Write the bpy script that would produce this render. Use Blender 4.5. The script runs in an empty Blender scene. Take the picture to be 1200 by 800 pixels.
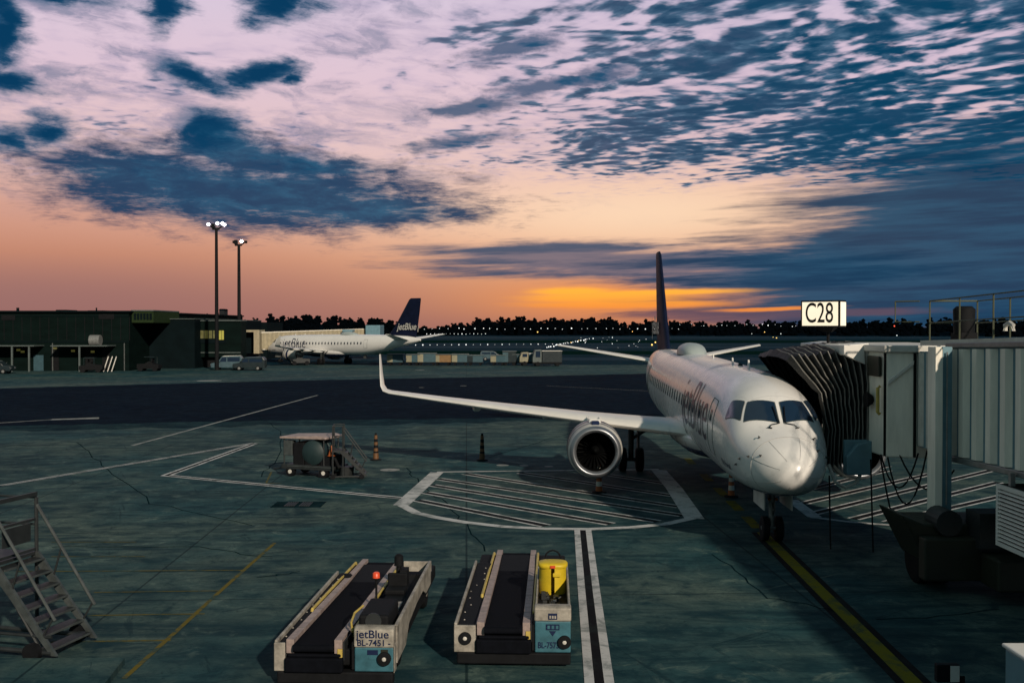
import bpy, bmesh, math, random
from mathutils import Vector, Matrix
from math import sin, cos, pi, radians as R
random.seed(7)
SC = bpy.context.scene
C = SC.collection
F, PITCH, CAMZ = 1187.8, 0.01392, 6.08     # focal length in pixels of a 1200 px wide frame, downward tilt, eye height

def G(u, v, z=0.0):
    """point at height z seen at pixel (u, v) of the survey photograph"""
    a = (400 - v) / F
    fw, up = cos(PITCH) + a * sin(PITCH), -sin(PITCH) + a * cos(PITCH)
    t = (z - CAMZ) / up
    return (t * (u - 600) / F, t * fw, z)

# ------------------------------------------------------------------ mesh builder
class MB:
    def __init__(s): s.v = []; s.f = []; s.m = []
    def add(s, vs, fs, mi=0):
        o = len(s.v); s.v += [tuple(p) for p in vs]
        for f in fs: s.f.append(tuple(i + o for i in f)); s.m.append(mi)
        return s
    def hexa(s, p, mi=0):
        return s.add(p, [(3,2,1,0),(4,5,6,7),(0,1,5,4),(1,2,6,5),(2,3,7,6),(3,0,4,7)], mi)
    def box(s, x0, x1, y0, y1, z0, z1, mi=0):
        return s.hexa([(x0,y0,z0),(x1,y0,z0),(x1,y1,z0),(x0,y1,z0),(x0,y0,z1),(x1,y0,z1),(x1,y1,z1),(x0,y1,z1)], mi)
    def loft(s, rings, closed=True, caps=True, mi=0):
        n = len(rings[0]); vs = [p for r in rings for p in r]; fs = []
        for i in range(len(rings)-1):
            for j in range(n if closed else n-1):
                k = (j+1) % n
                fs.append((i*n+j, i*n+k, (i+1)*n+k, (i+1)*n+j))
        if caps and closed:
            fs.append(tuple(range(n-1, -1, -1))); fs.append(tuple((len(rings)-1)*n + j for j in range(n)))
        return s.add(vs, fs, mi)
    def path(s, pts, r, n=8, mi=0):
        pts = [Vector(p) for p in pts]; rings = []
        for i, p in enumerate(pts):
            d = (pts[min(i+1, len(pts)-1)] - pts[max(i-1, 0)]).normalized()
            a = Vector((0,0,1)) if abs(d.z) < .9 else Vector((1,0,0))
            x = d.cross(a).normalized(); y = d.cross(x).normalized()
            rr = r[i] if isinstance(r, (list, tuple)) else r
            rings.append([p + (x*cos(2*pi*k/n) + y*sin(2*pi*k/n))*rr for k in range(n)])
        return s.loft(rings, mi=mi)
    def lathe(s, prof, c, axis='y', n=32, caps=False, mi=0):
        """prof: (along, radius) pairs"""
        rings = []
        for a, r in prof:
            ring = []
            for k in range(n):
                q, w = cos(2*pi*k/n)*r, sin(2*pi*k/n)*r
                ring.append({'y': (c[0]+q, c[1]+a, c[2]+w), 'x': (c[0]+a, c[1]+q, c[2]+w), 'z': (c[0]+q, c[1]+w, c[2]+a)}[axis])
            rings.append(ring)
        return s.loft(rings, caps=caps, mi=mi)
    def prism(s, poly, axis, a0, a1, mi=0):
        def P(p, a): return {'x': (a, p[0], p[1]), 'y': (p[0], a, p[1]), 'z': (p[0], p[1], a)}[axis]
        return s.loft([[P(p, a0) for p in poly], [P(p, a1) for p in poly]], mi=mi)
    def ribbon(s, pts, w, z, off=0.0, mi=0):
        P = [Vector((p[0], p[1])) for p in pts]; L = []; 
        for i, p in enumerate(P):
            a = (P[i]-P[i-1]).normalized() if i else (P[1]-P[0]).normalized()
            b = (P[i+1]-P[i]).normalized() if i < len(P)-1 else a
            t = (a+b).normalized(); nn = Vector((-t.y, t.x)); k = 1/max(.35, abs(nn.dot(Vector((-a.y, a.x)))))
            L.append([(p + nn*k*(off+w/2)), (p + nn*k*(off-w/2))])
        vs = [(q.x, q.y, z) for l in L for q in l]
        return s.add(vs, [(2*i, 2*i+1, 2*i+3, 2*i+2) for i in range(len(P)-1)], mi)

def mesh_of(name, mb, mats, smooth=None):
    me = bpy.data.meshes.new(name); me.from_pydata([tuple(p) for p in mb.v], [], mb.f)
    for m in (mats if isinstance(mats, (list, tuple)) else [mats]): me.materials.append(m)
    for p, i in zip(me.polygons, mb.m): p.material_index = i
    bm = bmesh.new(); bm.from_mesh(me); bmesh.ops.recalc_face_normals(bm, faces=bm.faces); bm.to_mesh(me); bm.free()
    if smooth:
        me.shade_smooth(); me.set_sharp_from_angle(angle=R(smooth))
    me.update(); return me
def obj(name, mb, mats, parent=None, smooth=None, bevel=0, label=None, flat_normals=False):
    o = bpy.data.objects.new(name, mesh_of(name, mb, mats, smooth)); C.objects.link(o)
    if parent is not None: o.parent = parent
    if bevel:
        b = o.modifiers.new('edge', 'BEVEL'); b.width = bevel; b.segments = 2; b.limit_method = 'ANGLE'; b.angle_limit = R(40)
    if label: o['label'] = label
    return o
def tag(o, label, cat, group=None):
    o['label'] = label; o['category'] = cat
    if group: o['group'] = group
    return o
def thing(name, label, cat, loc=(0,0,0), rz=0, group=None):
    o = bpy.data.objects.new(name, None); C.objects.link(o); o.location = loc; o.rotation_euler = (0,0,rz)
    o.empty_display_size = .3
    return tag(o, label, cat, group)
def struct(name, mb, mats, smooth=None):
    o = obj(name, mb, mats, smooth=smooth); o['kind'] = 'structure'; return o
def dup(o, parent=None, loc=None, rz=None, label=None, group=None):
    c = o.copy(); C.objects.link(c)
    if parent is not None: c.parent = parent
    if loc is not None: c.location = loc
    if rz is not None: c.rotation_euler = (0,0,rz)
    if label: c['label'] = label
    if group: c['group'] = group
    for ch in list(o.children): dup(ch, c)
    return c

# ------------------------------------------------------------------ materials
def mat(name, col, rough=.6, metal=0, var=.18, scale=2.0, bump=0, stretch=(1,1,1), spec=.5, emit=None, dark=.5):
    m = bpy.data.materials.new(name); m.use_nodes = True; nt = m.node_tree; b = nt.nodes['Principled BSDF']
    tc = nt.nodes.new('ShaderNodeTexCoord'); mp = nt.nodes.new('ShaderNodeMapping'); mp.inputs['Scale'].default_value = stretch
    nt.links.new(tc.outputs['Object'], mp.inputs['Vector'])
    n = nt.nodes.new('ShaderNodeTexNoise'); n.inputs['Scale'].default_value = scale; n.inputs['Detail'].default_value = 7; n.inputs['Roughness'].default_value = .65
    nt.links.new(mp.outputs[0], n.inputs['Vector'])
    r = nt.nodes.new('ShaderNodeValToRGB'); e = r.color_ramp.elements
    e[0].position = .3; e[1].position = .7
    e[0].color = tuple(c*(1-var-var*dark) for c in col[:3]) + (1,); e[1].color = tuple(min(1, c*(1+var*.6)) for c in col[:3]) + (1,)
    nt.links.new(n.outputs[0], r.inputs[0]); nt.links.new(r.outputs[0], b.inputs['Base Color'])
    mr = nt.nodes.new('ShaderNodeMapRange'); mr.inputs[3].default_value = max(.03, rough-.12); mr.inputs[4].default_value = min(1, rough+.12)
    nt.links.new(n.outputs[0], mr.inputs[0]); nt.links.new(mr.outputs[0], b.inputs['Roughness'])
    b.inputs['Metallic'].default_value = metal; b.inputs['Specular IOR Level'].default_value = spec
    if bump:
        bp = nt.nodes.new('ShaderNodeBump'); bp.inputs['Strength'].default_value = bump; bp.inputs['Distance'].default_value = .03
        nt.links.new(n.outputs[0], bp.inputs['Height']); nt.links.new(bp.outputs[0], b.inputs['Normal'])
    if emit:
        b.inputs['Emission Color'].default_value = tuple(emit[:3]) + (1,); b.inputs['Emission Strength'].default_value = emit[3]
    return m

class X_:
    """tiny expression helper over Math nodes"""
    nt = None
    def __init__(s, sock): s.s = sock
    @staticmethod
    def m(op, *a, clamp=False):
        n = X_.nt.nodes.new('ShaderNodeMath'); n.operation = op; n.use_clamp = clamp
        for i, q in enumerate(a):
            if isinstance(q, X_): X_.nt.links.new(q.s, n.inputs[i])
            else: n.inputs[i].default_value = q
        return X_(n.outputs[0])
    def __add__(s, o): return X_.m('ADD', s, o)
    def __sub__(s, o): return X_.m('SUBTRACT', s, o)
    def __rsub__(s, o): return X_.m('SUBTRACT', o, s)
    def __mul__(s, o): return X_.m('MULTIPLY', s, o)
    def __truediv__(s, o): return X_.m('DIVIDE', s, o)
    __radd__ = __add__; __rmul__ = __mul__
def sstep(x, a, b):
    n = X_.nt.nodes.new('ShaderNodeMapRange'); n.interpolation_type = 'SMOOTHSTEP'
    X_.nt.links.new(x.s, n.inputs[0]); n.inputs[1].default_value = a; n.inputs[2].default_value = b
    return X_(n.outputs[0])
def vec(x, y, z=0.0):
    n = X_.nt.nodes.new('ShaderNodeCombineXYZ')
    for i, q in enumerate((x, y, z)):
        if isinstance(q, X_): X_.nt.links.new(q.s, n.inputs[i])
        else: n.inputs[i].default_value = q
    return X_(n.outputs[0])
def noise(v, scale, detail=5, rough=.55, dist=0):
    n = X_.nt.nodes.new('ShaderNodeTexNoise'); n.inputs['Scale'].default_value = scale; n.inputs['Detail'].default_value = detail
    n.inputs['Roughness'].default_value = rough; n.inputs['Distortion'].default_value = dist
    X_.nt.links.new(v.s, n.inputs['Vector']); return X_(n.outputs[0])
def mixc(f, a, b, blend='MIX'):
    n = X_.nt.nodes.new('ShaderNodeMix'); n.data_type = 'RGBA'; n.blend_type = blend
    for sock, q in ((n.inputs[0], f), (n.inputs[6], a), (n.inputs[7], b)):
        if isinstance(q, X_): X_.nt.links.new(q.s, sock)
        elif isinstance(q, (int, float)): sock.default_value = q
        else: sock.default_value = tuple(q) + (1,)
    return X_(n.outputs[2])
def ramp(x, stops):
    n = X_.nt.nodes.new('ShaderNodeValToRGB'); X_.nt.links.new(x.s, n.inputs[0]); e = n.color_ramp.elements
    while len(e) < len(stops): e.new(.5)
    for k, (p, c) in zip(e, stops): k.position = p; k.color = tuple(c) + (1,)
    return X_(n.outputs[0])

def ground_mat(name, a, b, stain, joints=True, rough=.75, spec=.15):
    m = bpy.data.materials.new(name); m.use_nodes = True; nt = m.node_tree; X_.nt = nt; bs = nt.nodes['Principled BSDF']
    tc = nt.nodes.new('ShaderNodeTexCoord'); sp = nt.nodes.new('ShaderNodeSeparateXYZ'); nt.links.new(tc.outputs['Object'], sp.inputs[0])
    x, y = X_(sp.outputs[0]), X_(sp.outputs[1]); P = vec(x, y)
    n1 = noise(P, .12, 4, .6, .4); n2 = noise(P, 1.1, 8, .68, .6); n3 = noise(vec(x*.22, y*1.3), 1.0, 7, .7, 1.2); n4 = noise(P, 9, 5, .7)
    col = mixc(sstep(n1, .35, .65), a, b)
    n5 = noise(vec(x*.9 + y*.35, y*.9 - x*.35, 4.0), .33, 6, .62, 1.5); n6 = noise(vec(x, y, 8.0), 2.6, 6, .72, 2.2)
    col = mixc(sstep(n5, .48, .28)*.5, col, tuple(min(1, q*1.3) for q in b)); col = mixc(sstep(n3, .44, .64)*.8, col, stain)
    col = mixc(sstep(n5, .48, .70)*.75, col, tuple(q*.8 for q in stain))
    col = mixc(sstep(n2, .48, .68)*.8, col, stain)
    col = mixc(sstep(n2, .46, .30)*.7, col, tuple(min(1, q*1.7) for q in b))
    n7 = noise(vec(x*.16 + y*.10, y*2.2 - x*1.5, 2.0), 1.2, 6, .7, .8); n8 = noise(vec(x*2.4 + y*1.0, y*.22 - x*.1, 5.0), 1.0, 6, .7, .6)
    col = mixc(sstep(n7, .60, .66)*.65, col, tuple(q*.7 for q in stain)); col = mixc(sstep(n8, .61, .68)*.6, col, tuple(q*.7 for q in stain))
    col = mixc(sstep(n7, .36, .28)*.6, col, tuple(min(1, q*1.6) for q in b))
    col = mixc(sstep(n6, .57, .70)*.7, col, tuple(q*.6 for q in stain))
    col = mixc(sstep(n4, .35, .7)*.35, col, stain)
    h = n2*.6 + n4*.4
    if joints:
        xr = x*.999 + y*.045; yr = y*.999 - x*.045
        jx = X_.m('ABSOLUTE', X_.m('FRACT', xr/7.62) - .5); jy = X_.m('ABSOLUTE', X_.m('FRACT', yr/7.62) - .5)
        j = X_.m('MAXIMUM', sstep(jx, .4945, .4985), sstep(jy, .4945, .4985))
        col = mixc(j*.75, col, tuple(q*.35 for q in stain))
        # each slab its own shade
        idn = nt.nodes.new('ShaderNodeTexWhiteNoise'); idn.noise_dimensions = '2D'
        nt.links.new(vec(X_.m('FLOOR', xr/7.62+.5), X_.m('FLOOR', yr/7.62+.5)).s, idn.inputs['Vector'])
        col = mixc(X_(idn.outputs[0])*.28, col, stain)
    nt.links.new(col.s, bs.inputs['Base Color'])
    nt.links.new((n2*.3 + (rough-.12)).s, bs.inputs['Roughness']); bs.inputs['Specular IOR Level'].default_value = spec
    bp = nt.nodes.new('ShaderNodeBump'); bp.inputs['Strength'].default_value = .6; bp.inputs['Distance'].default_value = .02
    nt.links.new(h.s, bp.inputs['Height']); nt.links.new(bp.outputs[0], bs.inputs['Normal'])
    return m
def paint_mat(name, col, under, wear=.5):
    m = bpy.data.materials.new(name); m.use_nodes = True; nt = m.node_tree; X_.nt = nt; bs = nt.nodes['Principled BSDF']
    tc = nt.nodes.new('ShaderNodeTexCoord'); P = X_(tc.outputs['Object'])
    n = noise(P, 1.3, 8, .72, .5); n2 = noise(P, 14, 4, .6)
    c = mixc(sstep(n, .46, .62)*wear, col, under); c = mixc(sstep(n2, .55, .75)*wear*.7, c, under)
    nt.links.new(c.s, bs.inputs['Base Color']); bs.inputs['Roughness'].default_value = .8; bs.inputs['Specular IOR Level'].default_value = .05
    return m
M = {}
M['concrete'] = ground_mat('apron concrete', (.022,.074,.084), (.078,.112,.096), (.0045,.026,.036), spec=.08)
M['asphalt'] = ground_mat('dark asphalt', (.0022,.0085,.019), (.005,.013,.024), (.0012,.005,.012), False, .9, .02)
M['edge_stain'] = ground_mat('apron edge stain', (.006,.030,.042), (.020,.048,.052), (.002,.012,.022), False, .85, .03)
M['field'] = ground_mat('far airfield', (.003,.022,.038), (.004,.028,.044), (.002,.012,.022), False, .9, .02)
M['grass'] = ground_mat('airfield grass', (.005,.018,.016), (.004,.020,.016), (.002,.010,.010), False, .95, 0)
M['strip'] = ground_mat('far taxiway', (.010,.026,.040), (.009,.034,.058), (.004,.018,.032), False, .8, .05)
M['white_line'] = paint_mat('white marking', (.46,.47,.48), (.08,.11,.11), .62)
M['thin_line'] = paint_mat('worn marking', (.26,.27,.27), (.06,.09,.09), .6)
M['black_line'] = paint_mat('black marking', (.008,.008,.010), (.02,.03,.03), .4)
M['yellow_line'] = paint_mat('yellow marking', (.15,.13,.012), (.035,.055,.04), .75)
M['faint_yellow'] = paint_mat('faint yellow marking', (.12,.095,.02), (.025,.055,.055), 1.0)
M['tar'] = mat('tar seal', (.008,.022,.028), .9, spec=0, var=.4)
M['white'] = mat('white paint', (.74,.73,.70), .32, var=.06, scale=1.2)
M['offwhite'] = mat('aged white paint', (.58,.57,.53), .5, var=.16, scale=2.2)
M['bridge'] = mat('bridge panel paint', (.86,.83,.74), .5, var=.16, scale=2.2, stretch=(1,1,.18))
M['bridge_dark'] = mat('bridge blue and shaded steel', (.12,.24,.30), .5, var=.15)
M['steel'] = mat('galvanised steel', (.24,.25,.25), .45, .4, var=.2, scale=4)
M['dark_steel'] = mat('dark steel', (.022,.027,.030), .55, .2, var=.25, scale=3)
M['black'] = mat('black rubber', (.007,.008,.010), .75, var=.3, scale=5, spec=.15)
M['olive'] = mat('olive steel', (.013,.016,.008), .6, var=.25)
M['bellows'] = mat('bellows fabric', (.022,.025,.026), .62, var=.5, scale=4, bump=.8)
M['chrome'] = mat('polished metal', (.27,.29,.32), .38, .8, var=.08)
M['navy'] = mat('navy paint', (.010,.018,.060), .35, var=.1)
M['tailblue'] = mat('tail blue', (.006,.010,.032), .55, var=.25, scale=1.5, spec=.12)
M['teal'] = mat('teal blue panel', (.035,.135,.18), .55, var=.3, scale=3)
M['yellow'] = mat('yellow vinyl', (.60,.44,.015), .5, var=.15, scale=4)
M['rail_yellow'] = mat('yellow rail paint', (.50,.38,.09), .5, var=.2, scale=4)
M['pinkish'] = mat('sky pink conveyor rail', (.34,.27,.25), .55, var=.3, scale=7)  # pink of the sky light put into the rail colour
M['belt'] = mat('conveyor belt', (.004,.005,.008), .85, var=.3, scale=6, spec=.06)
M['glass'] = mat('dark glass', (.010,.022,.045), .06, var=.05, spec=.8)
M['orange'] = mat('orange plastic', (.36,.085,.014), .55)
M['red'] = mat('red lens', (.55,.06,.02), .35, emit=(1,.12,.03,.12))
M['bldg'] = mat('dark building cladding', (.0028,.0085,.0078), .7, var=.25, scale=.4, stretch=(1,1,3), spec=.05)
M['bldg2'] = mat('building base cladding', (.003,.008,.010), .7, var=.25, scale=.5, spec=.05)
M['bldg_lit'] = mat('green parapet', (.020,.036,.015), .7, spec=.05)
M['trim'] = mat('grey trim', (.085,.11,.11), .6)
M['window_lit'] = mat('lit window', (.2,.2,.05), .3, emit=(.85,.72,.12,.30), var=.5, scale=1.5)
M['window_dim'] = mat('dim window', (.1,.1,.05), .3, emit=(.45,.40,.08,.10), var=.5, scale=1.5)
M['sign_face'] = mat('lit sign face', (.8,.75,.62), .4, emit=(1,.88,.66,.62), var=.12, scale=1.2)
M['lamp'] = mat('lamp glass', (1,1,1), .3, emit=(1,.93,1,14))
M['pin'] = mat('white airfield lamp', (1,1,1), .3, emit=(.85,.95,1,.8))
M['pin_warm'] = mat('amber airfield lamp', (1,.7,.3), .3, emit=(1,.55,.12,1.6))
M['pin_red'] = mat('red airfield lamp', (1,.2,.1), .3, emit=(1,.08,.05,1.0))
M['wood'] = mat('far trees', (.0012,.0025,.004), 1.0, spec=0, var=.4, scale=.2)
M['hill'] = mat('far hill', (.0015,.005,.009), 1.0, spec=0)
M['house'] = mat('far house', (.004,.008,.012), .9)
M['cart_blue'] = mat('cart blue', (.03,.08,.105), .6)
M['cart_cream'] = mat('cart cream', (.24,.23,.16), .6)
M['cart_tan'] = mat('cart tan', (.22,.13,.055), .6)
M['van_body'] = mat('van grey blue', (.05,.095,.12), .35)
M['van_dark'] = mat('van dark', (.012,.022,.027), .35)
M['tank'] = mat('cart tank', (.014,.032,.036), .5)
M['duct'] = mat('engine dark', (.002,.0025,.003), .7, var=.2, spec=.08)
M['stair_steel'] = mat('worn stair steel', (.065,.078,.080), .5, .2, var=.3, scale=5)
M['gse_white'] = mat('gse off white', (.33,.31,.27), .55, var=.42, scale=4)
M['rail_olive'] = mat('olive railing', (.075,.085,.050), .6, var=.2)
M['seam'] = mat('skin seam', (.40,.40,.39), .5)
M['post_tan'] = mat('faded orange post', (.13,.06,.02), .6)
M['cream_panel'] = mat('cream tunnel panel', (.36,.32,.22), .6)
M['hump'] = mat('radome grey', (.34,.40,.40), .4, var=.08)
M['fold_edge'] = mat('bellows edge', (.16,.16,.15), .6)

# white upper, blue belly of an aircraft, split by height
def livery():
    m = bpy.data.materials.new('aircraft paint'); m.use_nodes = True; nt = m.node_tree; X_.nt = nt; bs = nt.nodes['Principled BSDF']
    tc = nt.nodes.new('ShaderNodeTexCoord'); sp = nt.nodes.new('ShaderNodeSeparateXYZ'); nt.links.new(tc.outputs['Object'], sp.inputs[0])
    x, y, z = (X_(sp.outputs[i]) for i in range(3))
    n = noise(X_(tc.outputs['Object']), 1.1, 7, .65); n2 = noise(vec(x*3, y*.4, z*3), 1.5, 6, .7)
    c = mixc(sstep(n, .4, .7)*.5, (.72,.72,.71), (.62,.62,.62)); c = mixc(sstep(n2, .5, .75)*.28, c, (.42,.43,.43))
    f = X_.m('ABSOLUTE', X_.m('FRACT', y/2.6) - .5)                       # skin panel joints
    c = mixc(sstep(f, .494, .499)*.4, c, (.28,.28,.28))
    edge = z - sstep(y, 0.0, 6.0)*.0
    c = mixc(sstep(edge, 1.70, 1.67), c, (.012,.030,.11))
    nt.links.new(c.s, bs.inputs['Base Color']); nt.links.new((n*.16+.20).s, bs.inputs['Roughness'])
    bs.inputs['Coat Weight'].default_value = .3; bs.inputs['Coat Roughness'].default_value = .1
    return m
M['livery'] = livery()

# ------------------------------------------------------------------ lettering
def text2d(s, size=1.0, sx=1.0, bold=0.0):
    cu = bpy.data.curves.new('t', 'FONT'); cu.body = s; cu.size = size; cu.align_x = 'CENTER'; cu.align_y = 'CENTER'; cu.offset = bold; cu.resolution_u = 6
    o = bpy.data.objects.new('t', cu); C.objects.link(o); dg = bpy.context.evaluated_depsgraph_get(); me = o.evaluated_get(dg).to_mesh()
    bm = bmesh.new(); bm.from_mesh(me); o.evaluated_get(dg).to_mesh_clear(); bpy.data.objects.remove(o); bpy.data.curves.remove(cu)
    for v in bm.verts: v.co.x *= sx
    return bm
def text_mb(s, size, fn, sx=1.0, bold=0.0, cut=None):
    bm = text2d(s, size, sx, bold)
    if cut:
        for _ in range(5):
            ee = [e for e in bm.edges if e.calc_length() > cut]
            if not ee: break
            bmesh.ops.subdivide_edges(bm, edges=ee, cuts=1); bmesh.ops.triangulate(bm, faces=bm.faces)
    mb = MB(); bm.verts.ensure_lookup_table(); bm.verts.index_update()
    mb.add([fn(v.co.x, v.co.y) for v in bm.verts], [tuple(v.index for v in f.verts) for f in bm.faces]); bm.free()
    return mb

# ------------------------------------------------------------------ camera
cam = bpy.data.cameras.new('Camera'); co = bpy.data.objects.new('Camera', cam); C.objects.link(co)
co.location = (0, 0, CAMZ); co.rotation_euler = (pi/2 - PITCH, 0, 0)
cam.sensor_width = 36; cam.lens = 36*F/1200; cam.clip_start = .1; cam.clip_end = 20000; SC.camera = co

# ------------------------------------------------------------------ sky and light
def build_world():
    w = bpy.data.worlds.new("World"); SC.world = w; w.use_nodes = True; nt = w.node_tree; X_.nt = nt
    bg = nt.nodes['Background']; out = nt.nodes['World Output']
    tc = nt.nodes.new('ShaderNodeTexCoord'); sp = nt.nodes.new('ShaderNodeSeparateXYZ'); nt.links.new(tc.outputs['Generated'], sp.inputs[0])
    dx, dy, dz = (X_(sp.outputs[i]) for i in range(3))
    K = 11.88
    X = X_.m('ARCTAN2', dx, dy)*K; Y = X_.m('ARCSINE', dz)*K          # azimuth and elevation, ~5 degrees per unit
    def A(u, v):
        a = (400-v)/F; q = Vector(((u-600)/F, cos(PITCH)+a*sin(PITCH), -sin(PITCH)+a*cos(PITCH))).normalized()
        return math.atan2(q.x, q.y)*K, math.asin(q.z)*K
    def blob(wx, wy, u, v, rx, ry, rot=0.0):
        cx, cy = A(u, v); ax = (wx - cx); ay = (wy - cy)
        if rot:
            c_, s_ = cos(R(rot)), sin(R(rot)); ax, ay = ax*c_ + ay*s_, ay*c_ - ax*s_
        ax = ax*(100/rx); ay = ay*(100/ry)
        return X_.m('SQRT', ax*ax + ay*ay)
    def field(wx, wy, L):
        r = None
        for b in L:
            q = blob(wx, wy, *b); r = q if r is None else X_.m('SMOOTH_MIN', r, q, .25)
        return r
    # clear-sky gradient
    t = Y/10.0 + .05
    base = ramp(t, [(0, (.24,.095,.085)), (.055, (.36,.155,.125)), (.085, (.46,.20,.14)), (.13, (.62,.27,.165)), (.18, (.66,.35,.27)), (.24, (.76,.52,.50)), (.33, (.74,.56,.66)), (.45, (.66,.58,.73)), (.62, (.10,.15,.23)), (1, (.035,.08,.125))])
    def glow(u, v, rx, ry, p=1.0):
        q = blob(X, Y, u, v, rx, ry); return X_.m('EXPONENT', q*q*-1.0)*p
    base = mixc(glow(690, 250, 300, 62, .85), base, (1.0,.66,.42))
    base = mixc(glow(760, 250, 170, 32, .6), base, (1.0,.74,.50))
    base = mixc(glow(560, 150, 300, 90, .4), base, (.78,.58,.62))
    base = mixc(glow(715, 350, 150, 27, .85), base, (.92,.30,.055))
    base = mixc(glow(600, 320, 200, 50, .22), base, (.85,.36,.15))
    base = mixc(glow(20, 345, 330, 45, .55), base, (.25,.135,.15))
    base = mixc(glow(1150, 380, 240, 30, .7), base, (.13,.11,.16))
    # turbulence
    nw = noise(vec(X*.9, Y*1.7, .0), 1.0, 5, .6); nw2 = noise(vec(X*.9, Y*1.7, 7.3), 1.0, 5, .6)
    wx = X + (nw - .5)*.9; wy = Y + (nw2 - .5)*.42
    fine = noise(vec(X*1.3 - Y*.8, Y*4.2 + X*.25, 3.1), 1.5, 8, .66, .3)
    # high cellular layer, laid out on a flat sheet so that it narrows towards the horizon
    zz = X_.m('MAXIMUM', dz, .02); qx = dx/zz; qy = dy/zz
    jx = noise(vec(qx*1.3, qy*1.3, .4), 1.0, 2, .5); jy = noise(vec(qx*1.3, qy*1.3, 6.4), 1.0, 2, .5)
    qx = qx + (jx - .5)*.35; qy = qy + (jy - .5)*.35
    a = R(-58); ux = qx*cos(a) + qy*sin(a); uy = qy*cos(a) - qx*sin(a)
    cells = noise(vec(ux*10.0, uy*10.5, 1.7), 1.0, 3, .42, .1)*.70 + noise(vec(ux*3.4, uy*6.5, 4.7), 1.0, 4, .55, .2)*.30
    rows = noise(vec(ux*.8, uy*2.6, 5.1), 1.0, 3, .5, .3)
    big = noise(vec(X*.55, Y*1.0, 2.2), 1.0, 3, .5)
    right = sstep(X + Y*.25, -2.9, 4.8)
    bias = right*.25 - .190 + (big - .5)*.30 + (rows - .5)*.62
    bias = bias - sstep(Y, 1.85, 1.2)*.5
    bias = bias - glow(440, 90, 120, 90, .10) + glow(860, 120, 330, 60, .07)
    cover = cells + bias
    d_cell = sstep(cover, .425, .575)*sstep(Y, .3, .9)
    veil = sstep(cover, .26, .5)
    col = mixc(veil*.30, base, (.38,.33,.50))
    cin = noise(vec(ux*7.0, uy*9.0, 13.0), 1.0, 5, .6, .2)
    cellcol = mixc(sstep(cover*.7 + cin*.35, .44, .66), (.095,.190,.300), (.001,.052,.118))
    cellcol = mixc(sstep(X, .5, -2.5)*.35, cellcol, (.17,.20,.33))
    col = mixc(d_cell*(right*.14+.86), col, cellcol)
    # thin grey-lilac wisps all over the upper sky
    wn = noise(vec(X*.8 - Y*.5 + (nw-.5)*1.2, Y*2.6 + X*.35, 11.0), 1.25, 7, .62, .35)
    wv = sstep(wn + (big-.5)*.4, .47, .72)*sstep(Y, 1.0, 2.0)
    col = mixc(wv*(.70 - right*.62), col, mixc(sstep(wn, .5, .7), (.26,.24,.37), (.10,.155,.27)))
    # dark cumulus fragments on the left
    L1 = [(245,148,46,24), (225,92,52,17,-8), (300,84,52,15,12), (330,10,50,19,10), (18,100,34,14), (62,151,36,17), (8,160,44,13), (5,40,26,52), (185,10,34,26,25), (70,0,70,12), (340,90,20,8)]
    r1 = field(wx, wy, L1) + (fine - .5)*1.5 + (wn - .5)*1.3
    col = mixc(sstep(r1, 1.3, .45), col, mixc(sstep(r1, 1.0, .2), (.045,.130,.235), (.001,.042,.112)))
    # long streaked bank
    L2 = [(300,228,205,40,-2), (190,208,115,26,-6), (430,247,115,21,2), (330,190,140,16,-5), (265,175,60,20)]
    r2 = field(X + (nw-.5)*.7, Y + (nw2-.5)*.25, L2) + (fine - .5)*2.2 + (cells - .5)*.8
    col = mixc(sstep(r2, 1.6, .55)*.97, col, mixc(sstep(fine, .38, .72), (.001,.046,.118), (.012,.100,.195)))
    # scraps in the middle
    L3 = [(650,98,62,10,12), (555,130,60,10,8), (540,166,60,8,6), (700,90,40,9,10), (600,58,60,9,16)]
    r3 = field(wx, wy, L3) + (fine - .5)*2.0 + (cells - .5)*2.2
    col = mixc(sstep(r3, 1.45, .35)*.85, col, (.008,.075,.165))
    # low slate band and the dark mass on the right
    st = noise(vec(X*.55, Y*7.5 - X*.2, 9.0), 1.2, 7, .62, .2)
    L4 = [(760,308,300,25,-1), (900,322,190,20,1), (640,298,150,16,2)]
    r4 = field(X, Y + (nw2-.5)*.12, L4) + (st - .5)*1.7
    col = mixc(sstep(r4, 1.25, .55)*.93, col, mixc(sstep(st, .36, .64), (.018,.070,.145), (.16,.145,.195)))
    L5 = [(1190,315,300,52,0), (1080,345,190,24,0), (1240,250,240,80,0), (1010,336,130,13,0), (1150,362,260,20,0), (1100,285,180,22,0)]
    r5 = field(X + (nw-.5)*.8, Y + (nw2-.5)*.2, L5) + (st - .5)*1.5
    col = mixc(sstep(r5, 1.5, .85)*.97, col, mixc(sstep(st, .35, .65), (.001,.042,.100), (.008,.075,.150)))
    L6 = [(830,371,120,6,0), (960,367,140,5,1), (770,351,70,5,0)]
    r6 = field(X, Y + (nw2-.5)*.08, L6) + (st - .5)*1.6
    col = mixc(sstep(r6, 1.2, .6)*.75, col, (.12,.075,.11))
    # burning slits under the band
    r7 = field(X, Y + (nw2-.5)*.06, [(770,343,125,4.2,1), (670,342,60,6,0), (740,357,130,5,0), (905,362,70,2.6,2), (710,349,110,7,0)]) + (st - .5)*.9
    col = mixc(sstep(r7, 1.25, .45)*.85, col, mixc(sstep(Y, .18, .45), (.95,.29,.045), (1.15,.50,.045)))
    # unseen sky: night blue, its left side brightened to light the bridge wall
    side = sstep(X_.m('ABSOLUTE', X), 6.5, 13.0); upf = sstep(Y, 4.3, 7.5)
    night = mixc(sstep(X, 2.0, -7.0), (.018,.080,.135), (.145,.205,.205))
    col = mixc(X_.m('MAXIMUM', side, upf), col, night)
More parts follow.
